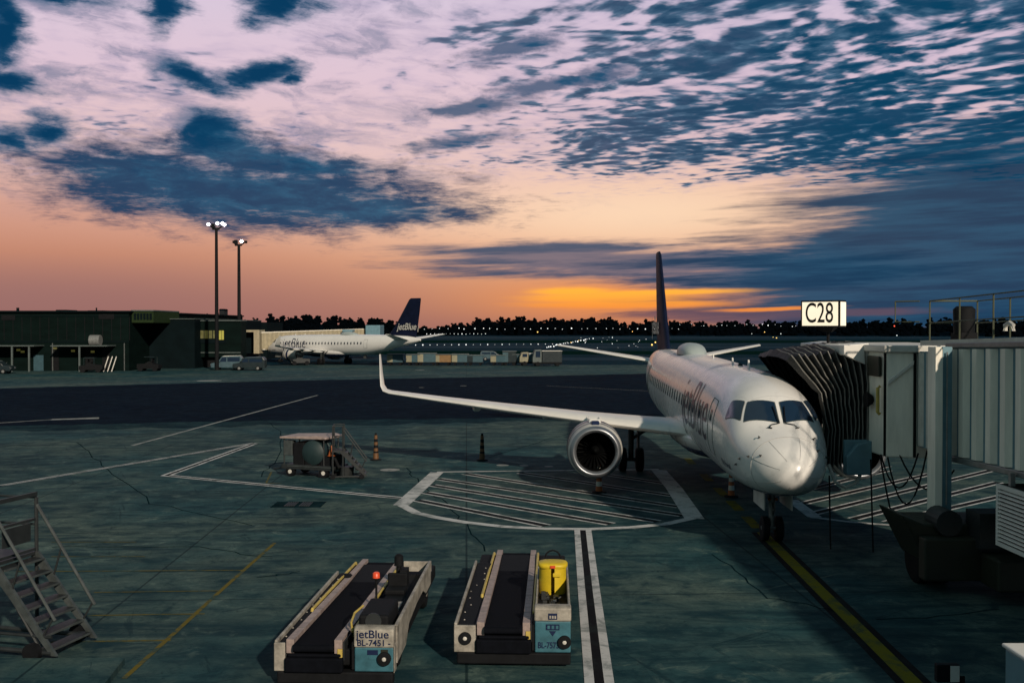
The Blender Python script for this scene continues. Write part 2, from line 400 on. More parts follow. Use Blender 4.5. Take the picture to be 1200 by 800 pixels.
    col = mixc(sstep(Y, 0.0, -.6), col, (.012,.030,.040))
    nt.links.new(col.s, bg.inputs['Color']); bg.inputs['Strength'].default_value = 1.0
    sky = nt.nodes.new('ShaderNodeTexSky'); sky.sky_type = 'NISHITA'; sky.sun_disc = False; sky.sun_elevation = R(.5); sky.sun_rotation = R(6)
    b2 = nt.nodes.new('ShaderNodeBackground'); b2.inputs['Strength'].default_value = .0012; nt.links.new(sky.outputs[0], b2.inputs['Color'])
    ad = nt.nodes.new('ShaderNodeAddShader'); nt.links.new(bg.outputs[0], ad.inputs[0]); nt.links.new(b2.outputs[0], ad.inputs[1]); nt.links.new(ad.outputs[0], out.inputs['Surface'])
    w.cycles.sampling_method = 'MANUAL'; w.cycles.sample_map_resolution = 512
build_world()
sun = bpy.data.lights.new('apron_floodlight', 'SUN'); so = bpy.data.objects.new('apron_floodlight', sun); C.objects.link(so)
sun.energy = 3.8; sun.angle = R(1.2); sun.color = (1, .84, .66)
SD = Vector((-.42*cos(R(25)), .9075*cos(R(25)), -sin(R(25))))
so.rotation_euler = SD.to_track_quat('-Z', 'Y').to_euler()
SC.view_settings.view_transform = 'Standard'; SC.view_settings.look = 'None'; SC.view_settings.exposure = 0; SC.view_settings.gamma = 1

# ------------------------------------------------------------------ ground and markings
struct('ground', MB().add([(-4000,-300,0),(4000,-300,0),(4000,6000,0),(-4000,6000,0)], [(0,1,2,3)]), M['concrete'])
def sheet(name, pts, z, m): return struct(name, MB().add([(p[0], p[1], z) for p in pts], [tuple(range(len(pts)))]), m)
def rough_edge(pts, amp, step):
    q = []; r = random.Random(21)
    for (x0, y0, _), (x1, y1, _) in zip(pts, pts[1:] + pts[:1]):
        n = max(1, int(math.hypot(x1-x0, y1-y0)/step))
        for k in range(n): q.append((x0+(x1-x0)*k/n, y0+(y1-y0)*k/n + r.uniform(-amp, amp)))
    return q
sheet('taxiway', rough_edge([G(-600,503), G(-100,501), G(300,493), G(660,489), G(1000,483), G(1900,478), G(1900,431), G(1000,432), G(655,440), G(330,446), G(0,455), G(-600,462)], .35, .9), .004, M['asphalt'])
sheet('apron_edge_stain', rough_edge([G(-600,510), G(-100,507), G(300,499), G(660,494), G(1000,489), G(1900,483), G(1900,470), G(-600,495)], .9, 1.3), .002, M['edge_stain'])
sheet('airfield', [(-4000,178,0),(4000,150,0),(4000,6000,0),(-4000,6000,0)], .004, M['field'])
for i, (a, b, m) in enumerate([(188,205,'strip'), (228,262,'grass'), (300,330,'strip'), (352,372,'strip'), (400,470,'grass'), (560,640,'strip')]):
    sheet('far_taxiway' if m == 'strip' else 'grass_strip', [(-1500,a+6,0),(1500,a-8,0),(1500,b-8,0),(-1500,b+6,0)], .008+.0001*i, M[m])
# dark wet patch of apron in front of the far stand
def lines(name, segs, mats):
    mb = MB()
    for pts, w, off, mi, z in segs: mb.ribbon(pts, w, z, off, mi)
    return struct(name, mb, mats)
W, T, Bk, Y_, FY = M['white_line'], M['thin_line'], M['black_line'], M['yellow_line'], M['faint_yellow']
g2 = lambda *p: [G(*q) for q in p]
def wbw(pts, w, k=3.0, z=.010):
    """white-black-white line: segs of one marking"""
    return [(pts, w*k, 0, 1, z-.004), (pts, w, w*(k-1)/2, 0, z), (pts, w, -w*(k-1)/2, 0, z)]
lines('apron_line', wbw(g2((0,569),(298,519)), .10) + wbw(g2((298,519.5),(195,557),(475,584)), .13, 3.2), [W, Bk])
lines('apron_line', wbw(g2((683,621),(690,690),(703,805)), .17, 3.0), [W, M['black_line']])
lines('apron_line', [(g2((155,522),(372,463)), .22, 0, 0, .009)], [T])
lines('apron_line', [(g2((-40,455),(300,444),(560,436),(770,431)), .25, 0, 0, .009), (g2((-40,498),(70,491),(116,489)), .30, 0, 0, .009), (g2((780,459),(640,452)), .12, 0, 0, .009),
                     (g2((60,491.5),(116,490)), .9, 0, 0, .010)], [T])
# hatched clearway beneath the right wing of the near aircraft
OUT = [(470,592),(512,553.5),(640,551.5),(772,550),(790,572),(813,607),(740,619),(640,619),(560,614),(500,605),(478,598),(470,592)]
hm = MB(); hm.ribbon(g2(*OUT[:2]), .55, .0125); hm.ribbon(g2((512,553),(640,551.5),(772,550)), .22, .012)
hm.ribbon(g2((772,551),(790,572),(814,608)), .62, .0125); hm.ribbon(g2((812,607),(780,614),(740,618),(690,620),(640,619.5),(590,617),(545,612),(510,606),(488,601),(471,592)), .34, .013)
def clipseg(a, b, poly):
    return a, b
for (a, b) in [((489,586),(640,616)), ((498,577),(716,614)), ((506,568.5),(770,611)), ((513,561),(800,604)), ((545,555),(797,594)), ((610,554),(790,581)), ((690,553),(783,567))]:
    hm.ribbon(g2(a, b), .42, .0085, 0, 1); hm.ribbon(g2(a, b), .11, .0115, .2, 0); hm.ribbon(g2(a, b), .11, .0115, -.2, 0)
struct('hatched_marking', hm, [W, Bk])
hm = MB(); hm.ribbon(g2((928,586),(955,606)), .45, .0125); hm.ribbon(g2((950,606),(1000,612),(1065,617),(1160,617)), .24, .013)
for (a, b) in [((940,590),(1100,553)), ((952,602),(1170,549)), ((1000,608),(1170,565)), ((940,575),(1040,551)), ((985,558),(1040,546)), ((1040,612),(1180,580))]:
    hm.ribbon(g2(a, b), .36, .0085, 0, 1); hm.ribbon(g2(a, b), .10, .0115, .18, 0); hm.ribbon(g2(a, b), .10, .0115, -.18, 0)
struct('hatched_marking', hm, [W, Bk])
axis = lambda y: (7.25 + .042*(y-26.2), y)
lm = MB(); lm.ribbon([axis(8), axis(30)], .62, .006, 0, 1); lm.ribbon([axis(8), axis(30)], .30, .010, 0, 0)
for y0 in (30.6, 33.5, 36.4, 40, 45): lm.ribbon([axis(y0), axis(y0+1.9)], .34, .010, 0, 0)
struct('lead_in_line', lm, [Y_, Bk])
fm = MB()
for a, b, w in [((20,669.5),(286,668),.07), ((60,635),(160,635),.05), ((60,652),(170,652),.05), ((110,694),(258,692),.05), ((100,721),(240,719),.06), ((60,752),(200,750),.08), ((318,553),(312,566),.08), ((312,566),(330,566),.06)]:
    fm.ribbon(g2(a, b), w, .008)
fm.ribbon(g2((145,795),(205,741),(262,689),(322,636)), .10, .009)
struct('parking_line', fm, FY)
# tar-filled cracks wander over the slabs
rc = random.Random(3); tm = MB()
for pts in ([(478,548),(490,566),(520,588),(548,618),(570,650)], [(285,478),(330,505),(325,540),(300,562)], [(90,518),(120,545),(180,590),(320,620)], [(60,640),(230,640),(330,655)], [(305,676),(360,668)], [(600,700),(640,735),(660,760)], [(840,650),(900,700),(1000,720)], [(1030,726),(1200,712)], [(700,500),(640,515),(560,540)]):
    P = g2(*pts); q = []
    for i in range(len(P)-1):
        for k in range(7):
            f = k/7; q.append((P[i][0]*(1-f)+P[i+1][0]*f + rc.uniform(-.12,.12), P[i][1]*(1-f)+P[i+1][1]*f + rc.uniform(-.12,.12)))
    tm.ribbon(q, .045, .006)
struct('tar_seam', tm, M['tar'])
def disc(mb, u, v, r, z):
    x, y, _ = G(u, v); mb.add([(x+r*cos(k*pi/10), y+r*sin(k*pi/10), z) for k in range(20)], [tuple(range(20))])
dm = MB()
for u, v, r in [(457,550.5,.42),(589,545,.28),(614,545.5,.2),(643,546.5,.2),(245,446,1.4),(492,433.5,.7),(543,452,.35),(494,454,.3)]: disc(dm, u, v, r, .0095)
struct('painted_disc', dm, T)
x, y, _ = G(350, 591)
dg_ = thing('drain_grate', 'dark twin drain grate set flush into the concrete left of the hatched area', 'drain', (x, y, 0))
obj('surround', MB().box(-.85,.85,-.55,.55,.0,.012), M['tar'], dg_)
gm = MB()
for sx in (-.42, .08):
    for k in range(5): gm.box(sx+k*.075, sx+k*.075+.045, -.38, .38, .012, .03)
obj('grate', gm, M['dark_steel'], dg_)
km = MB(); P = g2((-300,779),(146,778),(120,812),(-300,830)); km.add([(p[0],p[1],0) for p in P]+[(p[0],p[1],.12) for p in P], [(4,5,6,7),(0,1,5,4),(1,2,6,5),(2,3,7,6),(3,0,4,7)])
struct('concrete_kerb_pad', km, M['concrete'])

# ------------------------------------------------------------------ far land
def hill_h(x, y):
    az = math.degrees(math.atan2(x, y)); h = 3.0
    h += 8*math.exp(-((az+14)/7)**2) + 3*math.exp(-((az-2)/6)**2) + 3*math.exp(-((az-24)/9)**2) - 4*math.exp(-((az+4.5)/1.8)**2)
    return max(.5, h)
hb = MB(); ring = []
for i in range(97):
    a = R(-55 + i*110/96); r0, r1 = 760, 1500
    x0, y0, x1, y1 = sin(a)*r0, cos(a)*r0, sin(a)*r1, cos(a)*r1; h = hill_h(x1, y1)
    ring.append([(x0, y0, 0), (sin(a)*900, cos(a)*900, h*.5), (sin(a)*1100, cos(a)*1100, h), (x1, y1, h*.9)])
hb.loft(ring, closed=False, caps=False); struct('hill', hb, M['hill'], smooth=60)
# the far wood reads as one dark mass: many leafy crowns in one mesh
wood = MB(); rw = random.Random(11)
ico = bmesh.new(); bmesh.ops.create_icosphere(ico, subdivisions=1, radius=1); IV = [v.co.copy() for v in ico.verts]; ico.verts.index_update(); IF = [tuple(v.index for v in f.verts) for f in ico.faces]; ico.free()
for i in range(1500):
    az = rw.uniform(-52, 52); d = rw.uniform(730, 1050); x, y = sin(R(az))*d, cos(R(az))*d
    hh = hill_h(x, y)*min(1, max(0, (d-760)/300)); H = rw.uniform(5.0, 8.5)*(1.25 if rw.random() < .12 else 1)*(d/850) + (2.2 if -2 < az < 7 else 0) - (3 if -6 < az < -3.5 else 0)
    for k in range(rw.randint(7, 10)):
        f = rw.random()**.7; ox, oz, r = rw.uniform(-3.4, 3.4)*(1.1-.5*f), (.25+.75*f)*H, rw.uniform(1.1, 2.3)*(1.15-.35*f)
        wood.add([(x+ox+v.x*r*rw.uniform(.7,1.4), y+v.y*r, hh+oz-r*.5+v.z*r*rw.uniform(.6,1.15)) for v in IV], IF)
    wood.add([(x-3.4,y,0),(x+3.4,y,0),(x+2.2,y,hh+H*.72),(x-2.2,y,hh+H*.72)], [(0,1,2,3)])
o = obj('far_wood', wood, M['wood']); o['kind'] = 'stuff'; o['label'] = 'dark belt of trees along the far edge of the airfield'
def far_house(u, v0, wpx, hpx, d, lab):
    x = (u-600)/F*d; z1 = CAMZ + (383.5-v0)*d/F; wd = wpx*d/F; t = thing('far_building', lab, 'building', (x, d, 0))
    obj('wall', MB().box(-wd/2, wd/2, -5, 5, 0, z1-1.2), M['house'], t)
    obj('roof', MB().prism([(-wd/2-.4, z1-1.2), (wd/2+.4, z1-1.2), (wd/2-.6, z1), (-wd/2+.6, z1)], 'y', -5.4, 5.4), M['hill'], t)
far_house(262, 362, 6, 20, 820, 'dark square block rising above the trees between the two light masts')
far_house(222, 368, 26, 14, 700, 'low dark building on the ridge left of the taller light mast')
far_house(214, 370, 60, 14, 640, 'long dark flat roofed building beyond the terminal roof on the left')
# points of light on and beyond the field
def pin(name, u, v, d, r, m, lab, group):
    z = CAMZ + (383.5 - v)*d/F if d else 0; x = (u-600)/F*d
    if d == 0 or z < .15: z = .25; d = (CAMZ - z)*F/max(.5, v-383.5); x = (u-600)/F*d
    key = (name, m.name); 
    if key not in PM:
        b = MB(); b.lathe([(-1,.05),(-.75,.65),(0,1),(.75,.65),(1,.05)], (0,0,0), 'z', 8, True); PM[key] = mesh_of(name, b, m, 60)
    o = bpy.data.objects.new(name, PM[key]); C.objects.link(o); o.location = (x, d, z); rr = .8*r*d/F*rp.choice((.55,.7,.85,1.0,1.25)); o.scale = (rr, rr, rr); tag(o, lab, 'light', group)
PM = {}; rp = random.Random(5)
for i in range(21): pin('runway_light', 487 + i*8.45, 404.2 - i*.06, 0, .62+.25*rp.random(), M['pin'], 'small white runway edge light in the straight row behind the parked carts', 'runway edge lights behind the carts')
for i in range(33): pin('road_light', 488 + i*9.6 + rp.uniform(-2,2), 385 + rp.uniform(-.6,.8), 715, .5+.35*rp.random(), M['pin'], 'tiny white street light along the foot of the far trees', 'street lights at the foot of the trees')
for i in range(22): pin('approach_light', 641 + i*2.35 + rp.uniform(-1,1), 406.6 - i*.46 + rp.uniform(-.6,.6), 0, .65+.45*rp.random(), M['pin_warm' if i in (12, 16) else 'pin'], 'bright approach light in the slanting string beyond the left tailplane tip', 'slanting string of approach lights')
for i in range(24): pin('taxiway_light', 655 + rp.random()*105, 391 + rp.random()*17, 0, .4+.3*rp.random(), M['pin'], 'faint white taxiway light scattered beyond the near tail', 'taxiway lights scattered beyond the tail')
for i in range(22): pin('shore_light', 800 + i*9 + rp.uniform(-4,4), 380.5 + rp.uniform(-1,2.5), 715, .42+.38*rp.random(), M['pin'], 'tiny white light under the far trees right of the near tail', 'lights under the trees right of the tail')
for i in range(16): pin('road_light', 500 + i*4.6, 391.2 + rp.uniform(-.25,.25), 700, .45+.2*rp.random(), M['pin'], 'white light in the dense far row just under the tree belt', 'dense far row of lights')
for u, v, r, m, lab in [(764,404,1.5,'pin_warm','large amber field light just left of the near tail fin'), (768,401,1.3,'pin_warm','orange field light touching the near tail fin'), (896,389,1.3,'pin_warm','orange field light right of the near tail, below the trees'), (906,395,1.0,'pin_warm','yellow field light lying nearer than the orange one'), (910,396,.9,'pin_warm','second yellow field light beside its twin'),
                        (1048,382,1.1,'pin_red','red obstruction light left of the bridge roof railing'), (941,381,1.5,'pin','bright white light at the lower left of the gate sign'), (881,391,.9,'pin','white field light below the right tailplane'), (915,391,.8,'pin','white field light right of the yellow pair'), (1051,393,.9,'pin','white field light below the red light'), (630,389,.9,'pin_warm','amber light in the far row above the cart train'), (741,388.5,.9,'pin_warm','amber light at the end of the pale far strip')]:
    pin('field_light', u, v, 560, r, M[m], lab, None)
    if 'group' in bpy.data.objects[-1].keys(): pass

# ------------------------------------------------------------------ aircraft
def interp(T, s, k):
    n = len(T)
    if s <= T[0][0]: return T[0][k]
    if s >= T[-1][0]: return T[-1][k]
    i = max(j for j in range(n-1) if T[j][0] <= s)
    h = lambda j: T[j+1][0]-T[j][0]; dl = lambda j: (T[j+1][k]-T[j][k])/h(j)
    def m(j):
        if j == 0: return dl(0)
        if j == n-1: return dl(n-2)
        a, b = dl(j-1), dl(j)
        return 0 if a*b <= 0 else 3*(h(j-1)+h(j))/((2*h(j)+h(j-1))/a + (h(j)+2*h(j-1))/b)
    t = (s-T[i][0])/h(i); H = h(i)
    return (2*t**3-3*t**2+1)*T[i][k] + (t**3-2*t**2+t)*H*m(i) + (-2*t**3+3*t**2)*T[i+1][k] + (t**3-t**2)*H*m(i+1)
FUS = [  # s, z of widest point, half width, z top, z bottom
 (0.0,2.30,.03,2.33,2.27),(.06,2.30,.26,2.55,2.06),(.2,2.30,.47,2.73,1.90),(.5,2.32,.74,2.95,1.74),(.95,2.38,.98,3.16,1.60),(1.5,2.48,1.17,3.37,1.50),
 (1.75,2.55,1.235,3.49,1.47),(2.1,2.63,1.31,3.78,1.44),(2.45,2.70,1.365,4.06,1.42),(2.8,2.76,1.41,4.26,1.40),(3.4,2.83,1.455,4.47,1.37),(4.2,2.90,1.49,4.62,1.35),(5.2,2.95,1.505,4.71,1.35),
 (22.5,3.17,1.505,4.94,1.57),(25,3.24,1.49,4.94,1.74),(28,3.42,1.33,4.91,2.22),(31,3.68,1.02,4.85,2.88),(33.5,3.92,.66,4.75,3.38),(35.3,4.06,.34,4.50,3.76),(36.1,4.15,.16,4.33,4.01)]
def surf(s, th, off=0.0):
    """th: angle from the crown, positive towards starboard (-x)"""
    def p(s, th):
        zc, hw, zt, zb = (interp(FUS, s, k) for k in (1,2,3,4)); c = cos(th)
        e = .92
        sx = math.copysign(abs(sin(th))**e, sin(th)); cz = math.copysign(abs(c)**e, c)
        return Vector((-hw*sx, s, zc + cz*((zt-zc) if c >= 0 else (zc-zb))))
    P = p(s, th)
    if off:
        a = p(s+.02, th) - p(max(.001, s-.02), th); b = p(s, th+.02) - p(s, th-.02); n = a.cross(b).normalized()
        ctr = Vector((0, s, interp(FUS, s, 1)))
        if n.dot(P-ctr) < 0: n = -n
        P = P + n*off
    return P
def patch(corners, off, rnd=.28, n=9, k=8):
    """rounded quad drawn on the skin; corners (s, th) in order"""
    def bil(a, b):
        a = (a+1)/2; b = (b+1)/2; q = corners
        return tuple(q[0][i]*(1-a)*(1-b)+q[1][i]*a*(1-b)+q[2][i]*a*b+q[3][i]*(1-a)*b for i in (0,1))
    bd = []
    for cx, cy, a0 in ((1,-1,-90),(1,1,0),(-1,1,90),(-1,-1,180)):
        for j in range(k+1):
            a = R(a0 + 90*j/k); bd.append((cx*(1-rnd)+rnd*cos(a), cy*(1-rnd)+rnd*sin(a)))
        # straight part is subdivided so the patch follows the curve
        nx = {(1,-1):(1,1),(1,1):(-1,1),(-1,1):(-1,-1),(-1,-1):(1,-1)}[(cx,cy)]
        e0 = bd[-1]; a = R(a0+90); e1 = (nx[0]*(1-rnd)+rnd*cos(a), nx[1]*(1-rnd)+rnd*sin(a))
        for j in range(1, 5): bd.append((e0[0]+(e1[0]-e0[0])*j/5, e0[1]+(e1[1]-e0[1])*j/5))
    rings = [[surf(*bil(x*q, y*q), off) for x, y in bd] for q in [1-i/n for i in range(n)]]
    mb = MB(); mb.loft(rings, caps=False); c = surf(*bil(0,0), off); N = len(bd); o = len(mb.v); mb.v.append(tuple(c)); b0 = (n-1)*N
    for j in range(N): mb.f.append((b0+j, b0+(j+1)%N, o)); mb.m.append(0)
    return mb
def skin_line(pts, w=.02, off=.008, n=10):
    mb = MB(); q = []
    for i in range(len(pts)-1):
        for j in range(n): q.append(tuple(pts[i][k]+(pts[i+1][k]-pts[i][k])*j/n for k in (0,1)))
    q.append(pts[-1]); mb.path([surf(s, t, off*.3) for s, t in q], w/2, 5); return mb
def airfoil(n=14, t=.12):
    up = []; lo = []
    for i in range(n+1):
        x = .5*(1-cos(pi*i/n)); y = 5*t*(.2969*math.sqrt(x)-.126*x-.3516*x*x+.2843*x**3-.1036*x**4); cam = .02*4*x*(1-x)
        up.append((x, y+cam)); lo.append((x, -y+cam))
    return lo[::-1][:-1] + up      # TE lower -> LE -> TE upper
def wing_rings(st, sgn, t0=.13):
    rings = []
    for l, le, ch, z, tk, tilt in st:
        r = []
        for x, y in airfoil(t=tk): r.append((sgn*(l - sin(tilt)*y*ch), le + x*ch, z + cos(tilt)*y*ch))
        rings.append(r)
    return rings
def build_airliner(label):
    t = thing('airliner', label, 'airplane', (7.30, 25.95, 0), -.042)
    S = sorted(set([0,.02,.06,.12,.2,.32,.5,.7,.95,1.2,1.5,1.6,1.75,1.9,2.1,2.3,2.45,2.6,2.8,3.1,3.4,3.8,4.2,4.7,5.2,6,7,8,10,12,14,16,18,20,22.5,23.5,25,26.5,28,29.5,31,32.3,33.5,34.5,35.3,35.8,36.1]))
    N = 56
    fus = obj('fuselage', MB().loft([[surf(s, 2*pi*j/N) for j in range(N)] for s in S]), M['livery'], t, smooth=50)
    # belly fairing
    fr = []
    for s, w, d in [(9.6,.9,.02),(10.6,1.35,.22),(12,1.62,.36),(15,1.66,.40),(17.5,1.6,.36),(19.5,1.2,.2),(20.6,.8,.02)]:
        fr.append([(w*cos(a), s, 2.05 + (.25 if sin(a) > 0 else .52+d)*sin(a)) for a in [2*pi*k/24 for k in range(24)]])
    obj('belly_fairing', MB().loft(fr), M['livery'], t, smooth=50)
    # cockpit glazing
    def pane(cs, rnd=.14):
        fo = [(cs[0][0]-.05, cs[0][1]*.99-.035*math.copysign(1, cs[0][1])*0), cs[1], cs[2], cs[3]]
        cx = sum(c[0] for c in cs)/4; ct = sum(c[1] for c in cs)/4
        big = [(cx+(c[0]-cx)*1.07, ct+(c[1]-ct)*1.06) for c in cs]
        fo = obj('window_frame', patch(big, .006, rnd), M['trim'], t, smooth=60)
        obj('pane', patch(cs, .012, rnd), M['glass'], fo, smooth=60)
    for sg in (1, -1):
        pane([(1.73, sg*R(2.6)), (2.10, sg*R(45)), (2.60, sg*R(31)), (2.35, sg*R(2.6))], .07)
        pane([(2.22, sg*R(49)), (3.0, sg*R(66.5)), (3.22, sg*R(46.5)), (2.70, sg*R(34))], .2)
        wp = MB(); wp.path([surf(1.66, sg*R(3), .04), surf(2.2, sg*R(5.5), .05)], .016, 5); wp.path([surf(1.66, sg*R(3), .04), surf(1.62, sg*R(13), .04), surf(1.50, sg*R(17), .03)], .014, 5); wp.path([surf(1.46, sg*R(14), .03), surf(1.54, sg*R(19), .03)], .016, 5)
        obj('wiper', wp, M['black'], t)
    # radome seam, lightning strips, probes, door seams
    sm = MB()
    for a, b in [((.95, -pi), (.95, pi))]:
        m2 = skin_line([a, b], .016, n=60); sm.add(m2.v, m2.f)
    for th in (-150,-105,-60,-15,30,75,120,165):
        m2 = skin_line([(.14, R(th)), (.93, R(th))], .010); sm.add(m2.v, m2.f)
    obj('radome_seam', sm, M['seam'], t)
    for s, th in [(1.25,38),(1.2,-40),(1.1,76),(1.15,-78),(1.75,100),(1.5,88),(.7,62),(.75,-52)]:
        p0 = surf(s, R(th), 0); p1 = surf(s, R(th), .06); pm = MB(); pm.path([p0, p1, p1 + Vector((0,-.09,0))], .014, 6); d0 = surf(s, R(th), .004); pm.lathe([(-.01,.035),(.012,.03)], d0, 'y', 10, True)
        obj('probe', pm, M['dark_steel'], t)
    for sg in (1, -1):
        dm = MB()
        m2 = skin_line([(4.35, sg*R(58)), (5.05, sg*R(58)), (5.13, sg*R(64)), (5.13, sg*R(108)), (5.05, sg*R(113)), (4.35, sg*R(113)), (4.27, sg*R(108)), (4.27, sg*R(64)), (4.35, sg*R(58))], .024); dm.add(m2.v, m2.f)
        dd = obj('door', dm, M['trim'], t)
        obj('door_window', patch([(4.62, sg*R(70)), (4.62, sg*R(81)), (4.86, sg*R(81)), (4.86, sg*R(70))], .010, .5), M['glass'], dd, smooth=60)
        # rear door
        m2 = skin_line([(25.2, sg*R(60)), (25.9, sg*R(60)), (25.9, sg*R(108)), (25.2, sg*R(108)), (25.2, sg*R(60))], .024); obj('door', m2, M['trim'], t)
        for k in range(25):
            s = 6.2 + k*.765
            obj('cabin_window', patch([(s-.13, sg*R(73.5)), (s+.13, sg*R(73.5)), (s+.13, sg*R(86)), (s-.13, sg*R(86))], .010, .6, 2, 3), M['glass'], t, smooth=60)
        def wrap(x, y, sg=sg): return surf(8.35 + (-x if sg > 0 else x), sg*(R(79) - y/1.56), .016)
        obj('lettering', text_mb('jetBlue', 2.15, wrap, 1.0, -.022, .18), M['navy'], t, smooth=60)
        def wrap2(x, y, sg=sg): return surf(2.85 + (-x if sg > 0 else x), sg*(R(113) - y/1.5), .012)
        obj('lettering', text_mb('fly local', .30, wrap2, 1.0, .004, .06), M['navy'], t)
    # wings
    for sg in (-1, 1):
        st = [(.9,10.95,5.6,2.12,.10,0),(1.55,11.25,5.2,2.19,.10,0),(3.0,12.05,4.4,2.30,.10,0),(4.9,13.15,3.55,2.44,.105,0),(8.0,15.0,2.75,2.68,.11,0),(11.0,16.8,2.0,2.93,.105,0),(13.55,18.36,1.45,3.16,.10,0),(13.86,18.66,1.3,3.24,.09,R(30)),(14.02,18.98,1.1,3.45,.08,R(66)),(14.12,19.4,.86,3.95,.07,R(80)),(14.28,20.2,.42,4.84,.07,R(82))]
        w = obj('wing', MB().loft(wing_rings(st[:7], sg)), M['white'], t, smooth=40)
        obj('winglet', MB().loft(wing_rings(st[6:], sg)), M['white'], w, smooth=40)
        # bare-metal slat: the front tenth of the section, slightly proud
        sl = []
        for l, le, ch, z, tk, tl in [(1.95,11.47,4.97,2.22,.10,0)] + st[2:7]:
            af = [(x, y) for x, y in airfoil(t=tk) if x < .14]
            sl.append([(sg*l, le + (x-.005)*ch, z + y*1.06*ch) for x, y in af])
        for a, b in ((0, 2), (2, 3), (3, 4), (4, 5)):
            r0 = sl[a]; r1 = [tuple(p*.996 + q*.004 for p, q in zip(u, v)) for u, v in zip(sl[b], sl[a])]
            obj('slat', MB().loft([r0, r1], closed=False, caps=False), M['white'], w, smooth=40)
        for l in (3.9, 6.6, 9.6):
            sI = 11.3 + l*.6 + (5.2 if l < 4 else 4.0 if l < 8 else 3.0) - 2.0; z = 1.78 + l*.085
            fb = MB(); fb.lathe([(-1.3,.02),(-.9,.13),(0,.2),(.8,.16),(1.5,.02)], (sg*l, sI, z), 'y', 12, True); obj('flap_fairing', fb, M['white'], w, smooth=50)
        # engine
        cx, cz, s0 = sg*4.72, 1.58, 10.3
        e = obj('engine', MB().lathe([(.12,.70),(.04,.745),(0,.79),(.0,.82),(.05,.88),(.16,.935)], (cx, s0, cz), 'y', 48), M['chrome'], t, smooth=60)
        obj('cowling', MB().lathe([(.16,.935),(.5,1.0),(1.2,1.03),(2.0,1.0),(2.9,.86),(3.0,.80),(3.0,.62)], (cx, s0, cz), 'y', 48).lathe([(.5,1.012),(.62,1.022)], (cx, s0, cz), 'y', 48, mi=1).lathe([(1.0,1.035),(1.45,1.036)], (cx, s0, cz), 'y', 48, mi=1), [M['offwhite'], M['navy']], e, smooth=50)
        obj('intake_duct', MB().lathe([(.12,.70),(.5,.68),(.95,.69),(.951,.02)], (cx, s0, cz), 'y', 48), M['duct'], e, smooth=50)
        obj('core_nozzle', MB().lathe([(2.6,.62),(3.3,.5),(3.9,.36),(3.9,.28),(4.5,.02)], (cx, s0, cz), 'y', 32), M['steel'], e, smooth=50)
        fb = MB()
        for k in range(24):
            a0 = 2*pi*k/24; ps = []
            for r, tw in ((.17,.10),(.45,.16),(.675,.20)):
                ps.append(((cx+cos(a0-tw*.55/r*.6)*r, s0+.62, cz+sin(a0-tw*.55/r*.6)*r), (cx+cos(a0+tw*.55/r*.6)*r, s0+.78, cz+sin(a0+tw*.55/r*.6)*r)))
            fb.add([p for q in ps for p in q], [(0,1,3,2),(2,3,5,4)])
        obj('fan', fb, M['duct'], e)
        obj('spinner', MB().lathe([(.38,.01),(.5,.09),(.64,.16),(.8,.19)], (cx, s0, cz), 'y', 24, True), M['duct'], e, smooth=60)
        py = MB(); py.loft([[(cx-.24,s0+.55,cz+.9),(cx+.24,s0+.55,cz+.9),(cx+.24,s0+3.6,cz+.75),(cx-.24,s0+3.6,cz+.75)], [(cx-.21,s0+.95,cz+1.12),(cx+.21,s0+.95,cz+1.12),(cx+.22,s0+4.2,cz+1.0),(cx-.22,s0+4.2,cz+1.0)], [(cx-.27,s0+2.3,2.56),(cx+.27,s0+2.3,2.56),(cx+.22,s0+5.2,2.40),(cx-.22,s0+5.2,2.40)]])
        obj('pylon', py, M['white'], e, bevel=.07)
        obj('vent_scoop', MB().prism([(s0+.30,cz+.93),(s0+.8,cz+.98),(s0+.8,cz+1.08),(s0+.42,cz+1.09)], 'x', cx-.15, cx+.15), M['navy'], e, bevel=.05)
        # main gear
        gx, gs = sg*2.97, 16.8
        lg = MB(); lg.path([(gx,gs,2.3),(gx,gs,.55)], [.13,.11], 12); lg.path([(gx,gs,1.35),(sg*1.6,gs+.1,2.2)], .07, 8); lg.path([(gx,gs,1.0),(gx,gs+.8,2.1)], .05, 8); lg.path([(gx-.52,gs,.5),(gx+.52,gs,.5)], .08, 10); lg.box(gx-.30*sg-.03, gx-.30*sg+.03, gs-.4, gs+.4, .95, 2.2)
        gr = obj('main_gear', lg, M['dark_steel'], t, smooth=40)
        for dx in (-.36, .36):
            wh = obj('wheel', MB().lathe([(-.16,.30),(-.17,.42),(-.12,.5),(.12,.5),(.17,.42),(.16,.30)], (gx+dx, gs, .505), 'x', 28, True), M['black'], gr, smooth=50)
        # tailplane
        ts = [(.3,31.0,3.2,4.05,.11,0),(1.0,31.5,2.85,4.17,.10,0),(6.04,34.6,1.25,5.0,.09,0)]
        obj('tailplane', MB().loft(wing_rings(ts, sg)), M['white'], t, smooth=40)
    # fin
    fr = []
    for z, le, ch, tk in [(4.55,27.6,7.6,.05),(4.95,29.4,5.9,.075),(6.2,30.7,4.9,.10),(8.5,32.4,3.6,.10),(10.35,33.75,2.5,.10),(10.57,34.1,2.1,.07)]:
        fr.append([(y*ch, le + x*ch, z) for x, y in [(a, b-.02*4*a*(1-a)) for a, b in airfoil(t=tk)]])
    fin = obj('tail_fin', MB().loft(fr), M['tailblue'], t, smooth=40)
    for sg in (1, -1):
        def fw(x, y, sg=sg): 
            z = 6.15 + y; return (sg*(.30 - .014*(z-6)), 33.6 + (x if sg > 0 else -x) + (z-6.2)*.3, z)
        obj('lettering', text_mb('jetBlue', 1.45, fw, 1.0, .02), M['cart_blue'] if False else M['offwhite'], fin)
    # antennas on the crown
    dm = MB(); rr = []
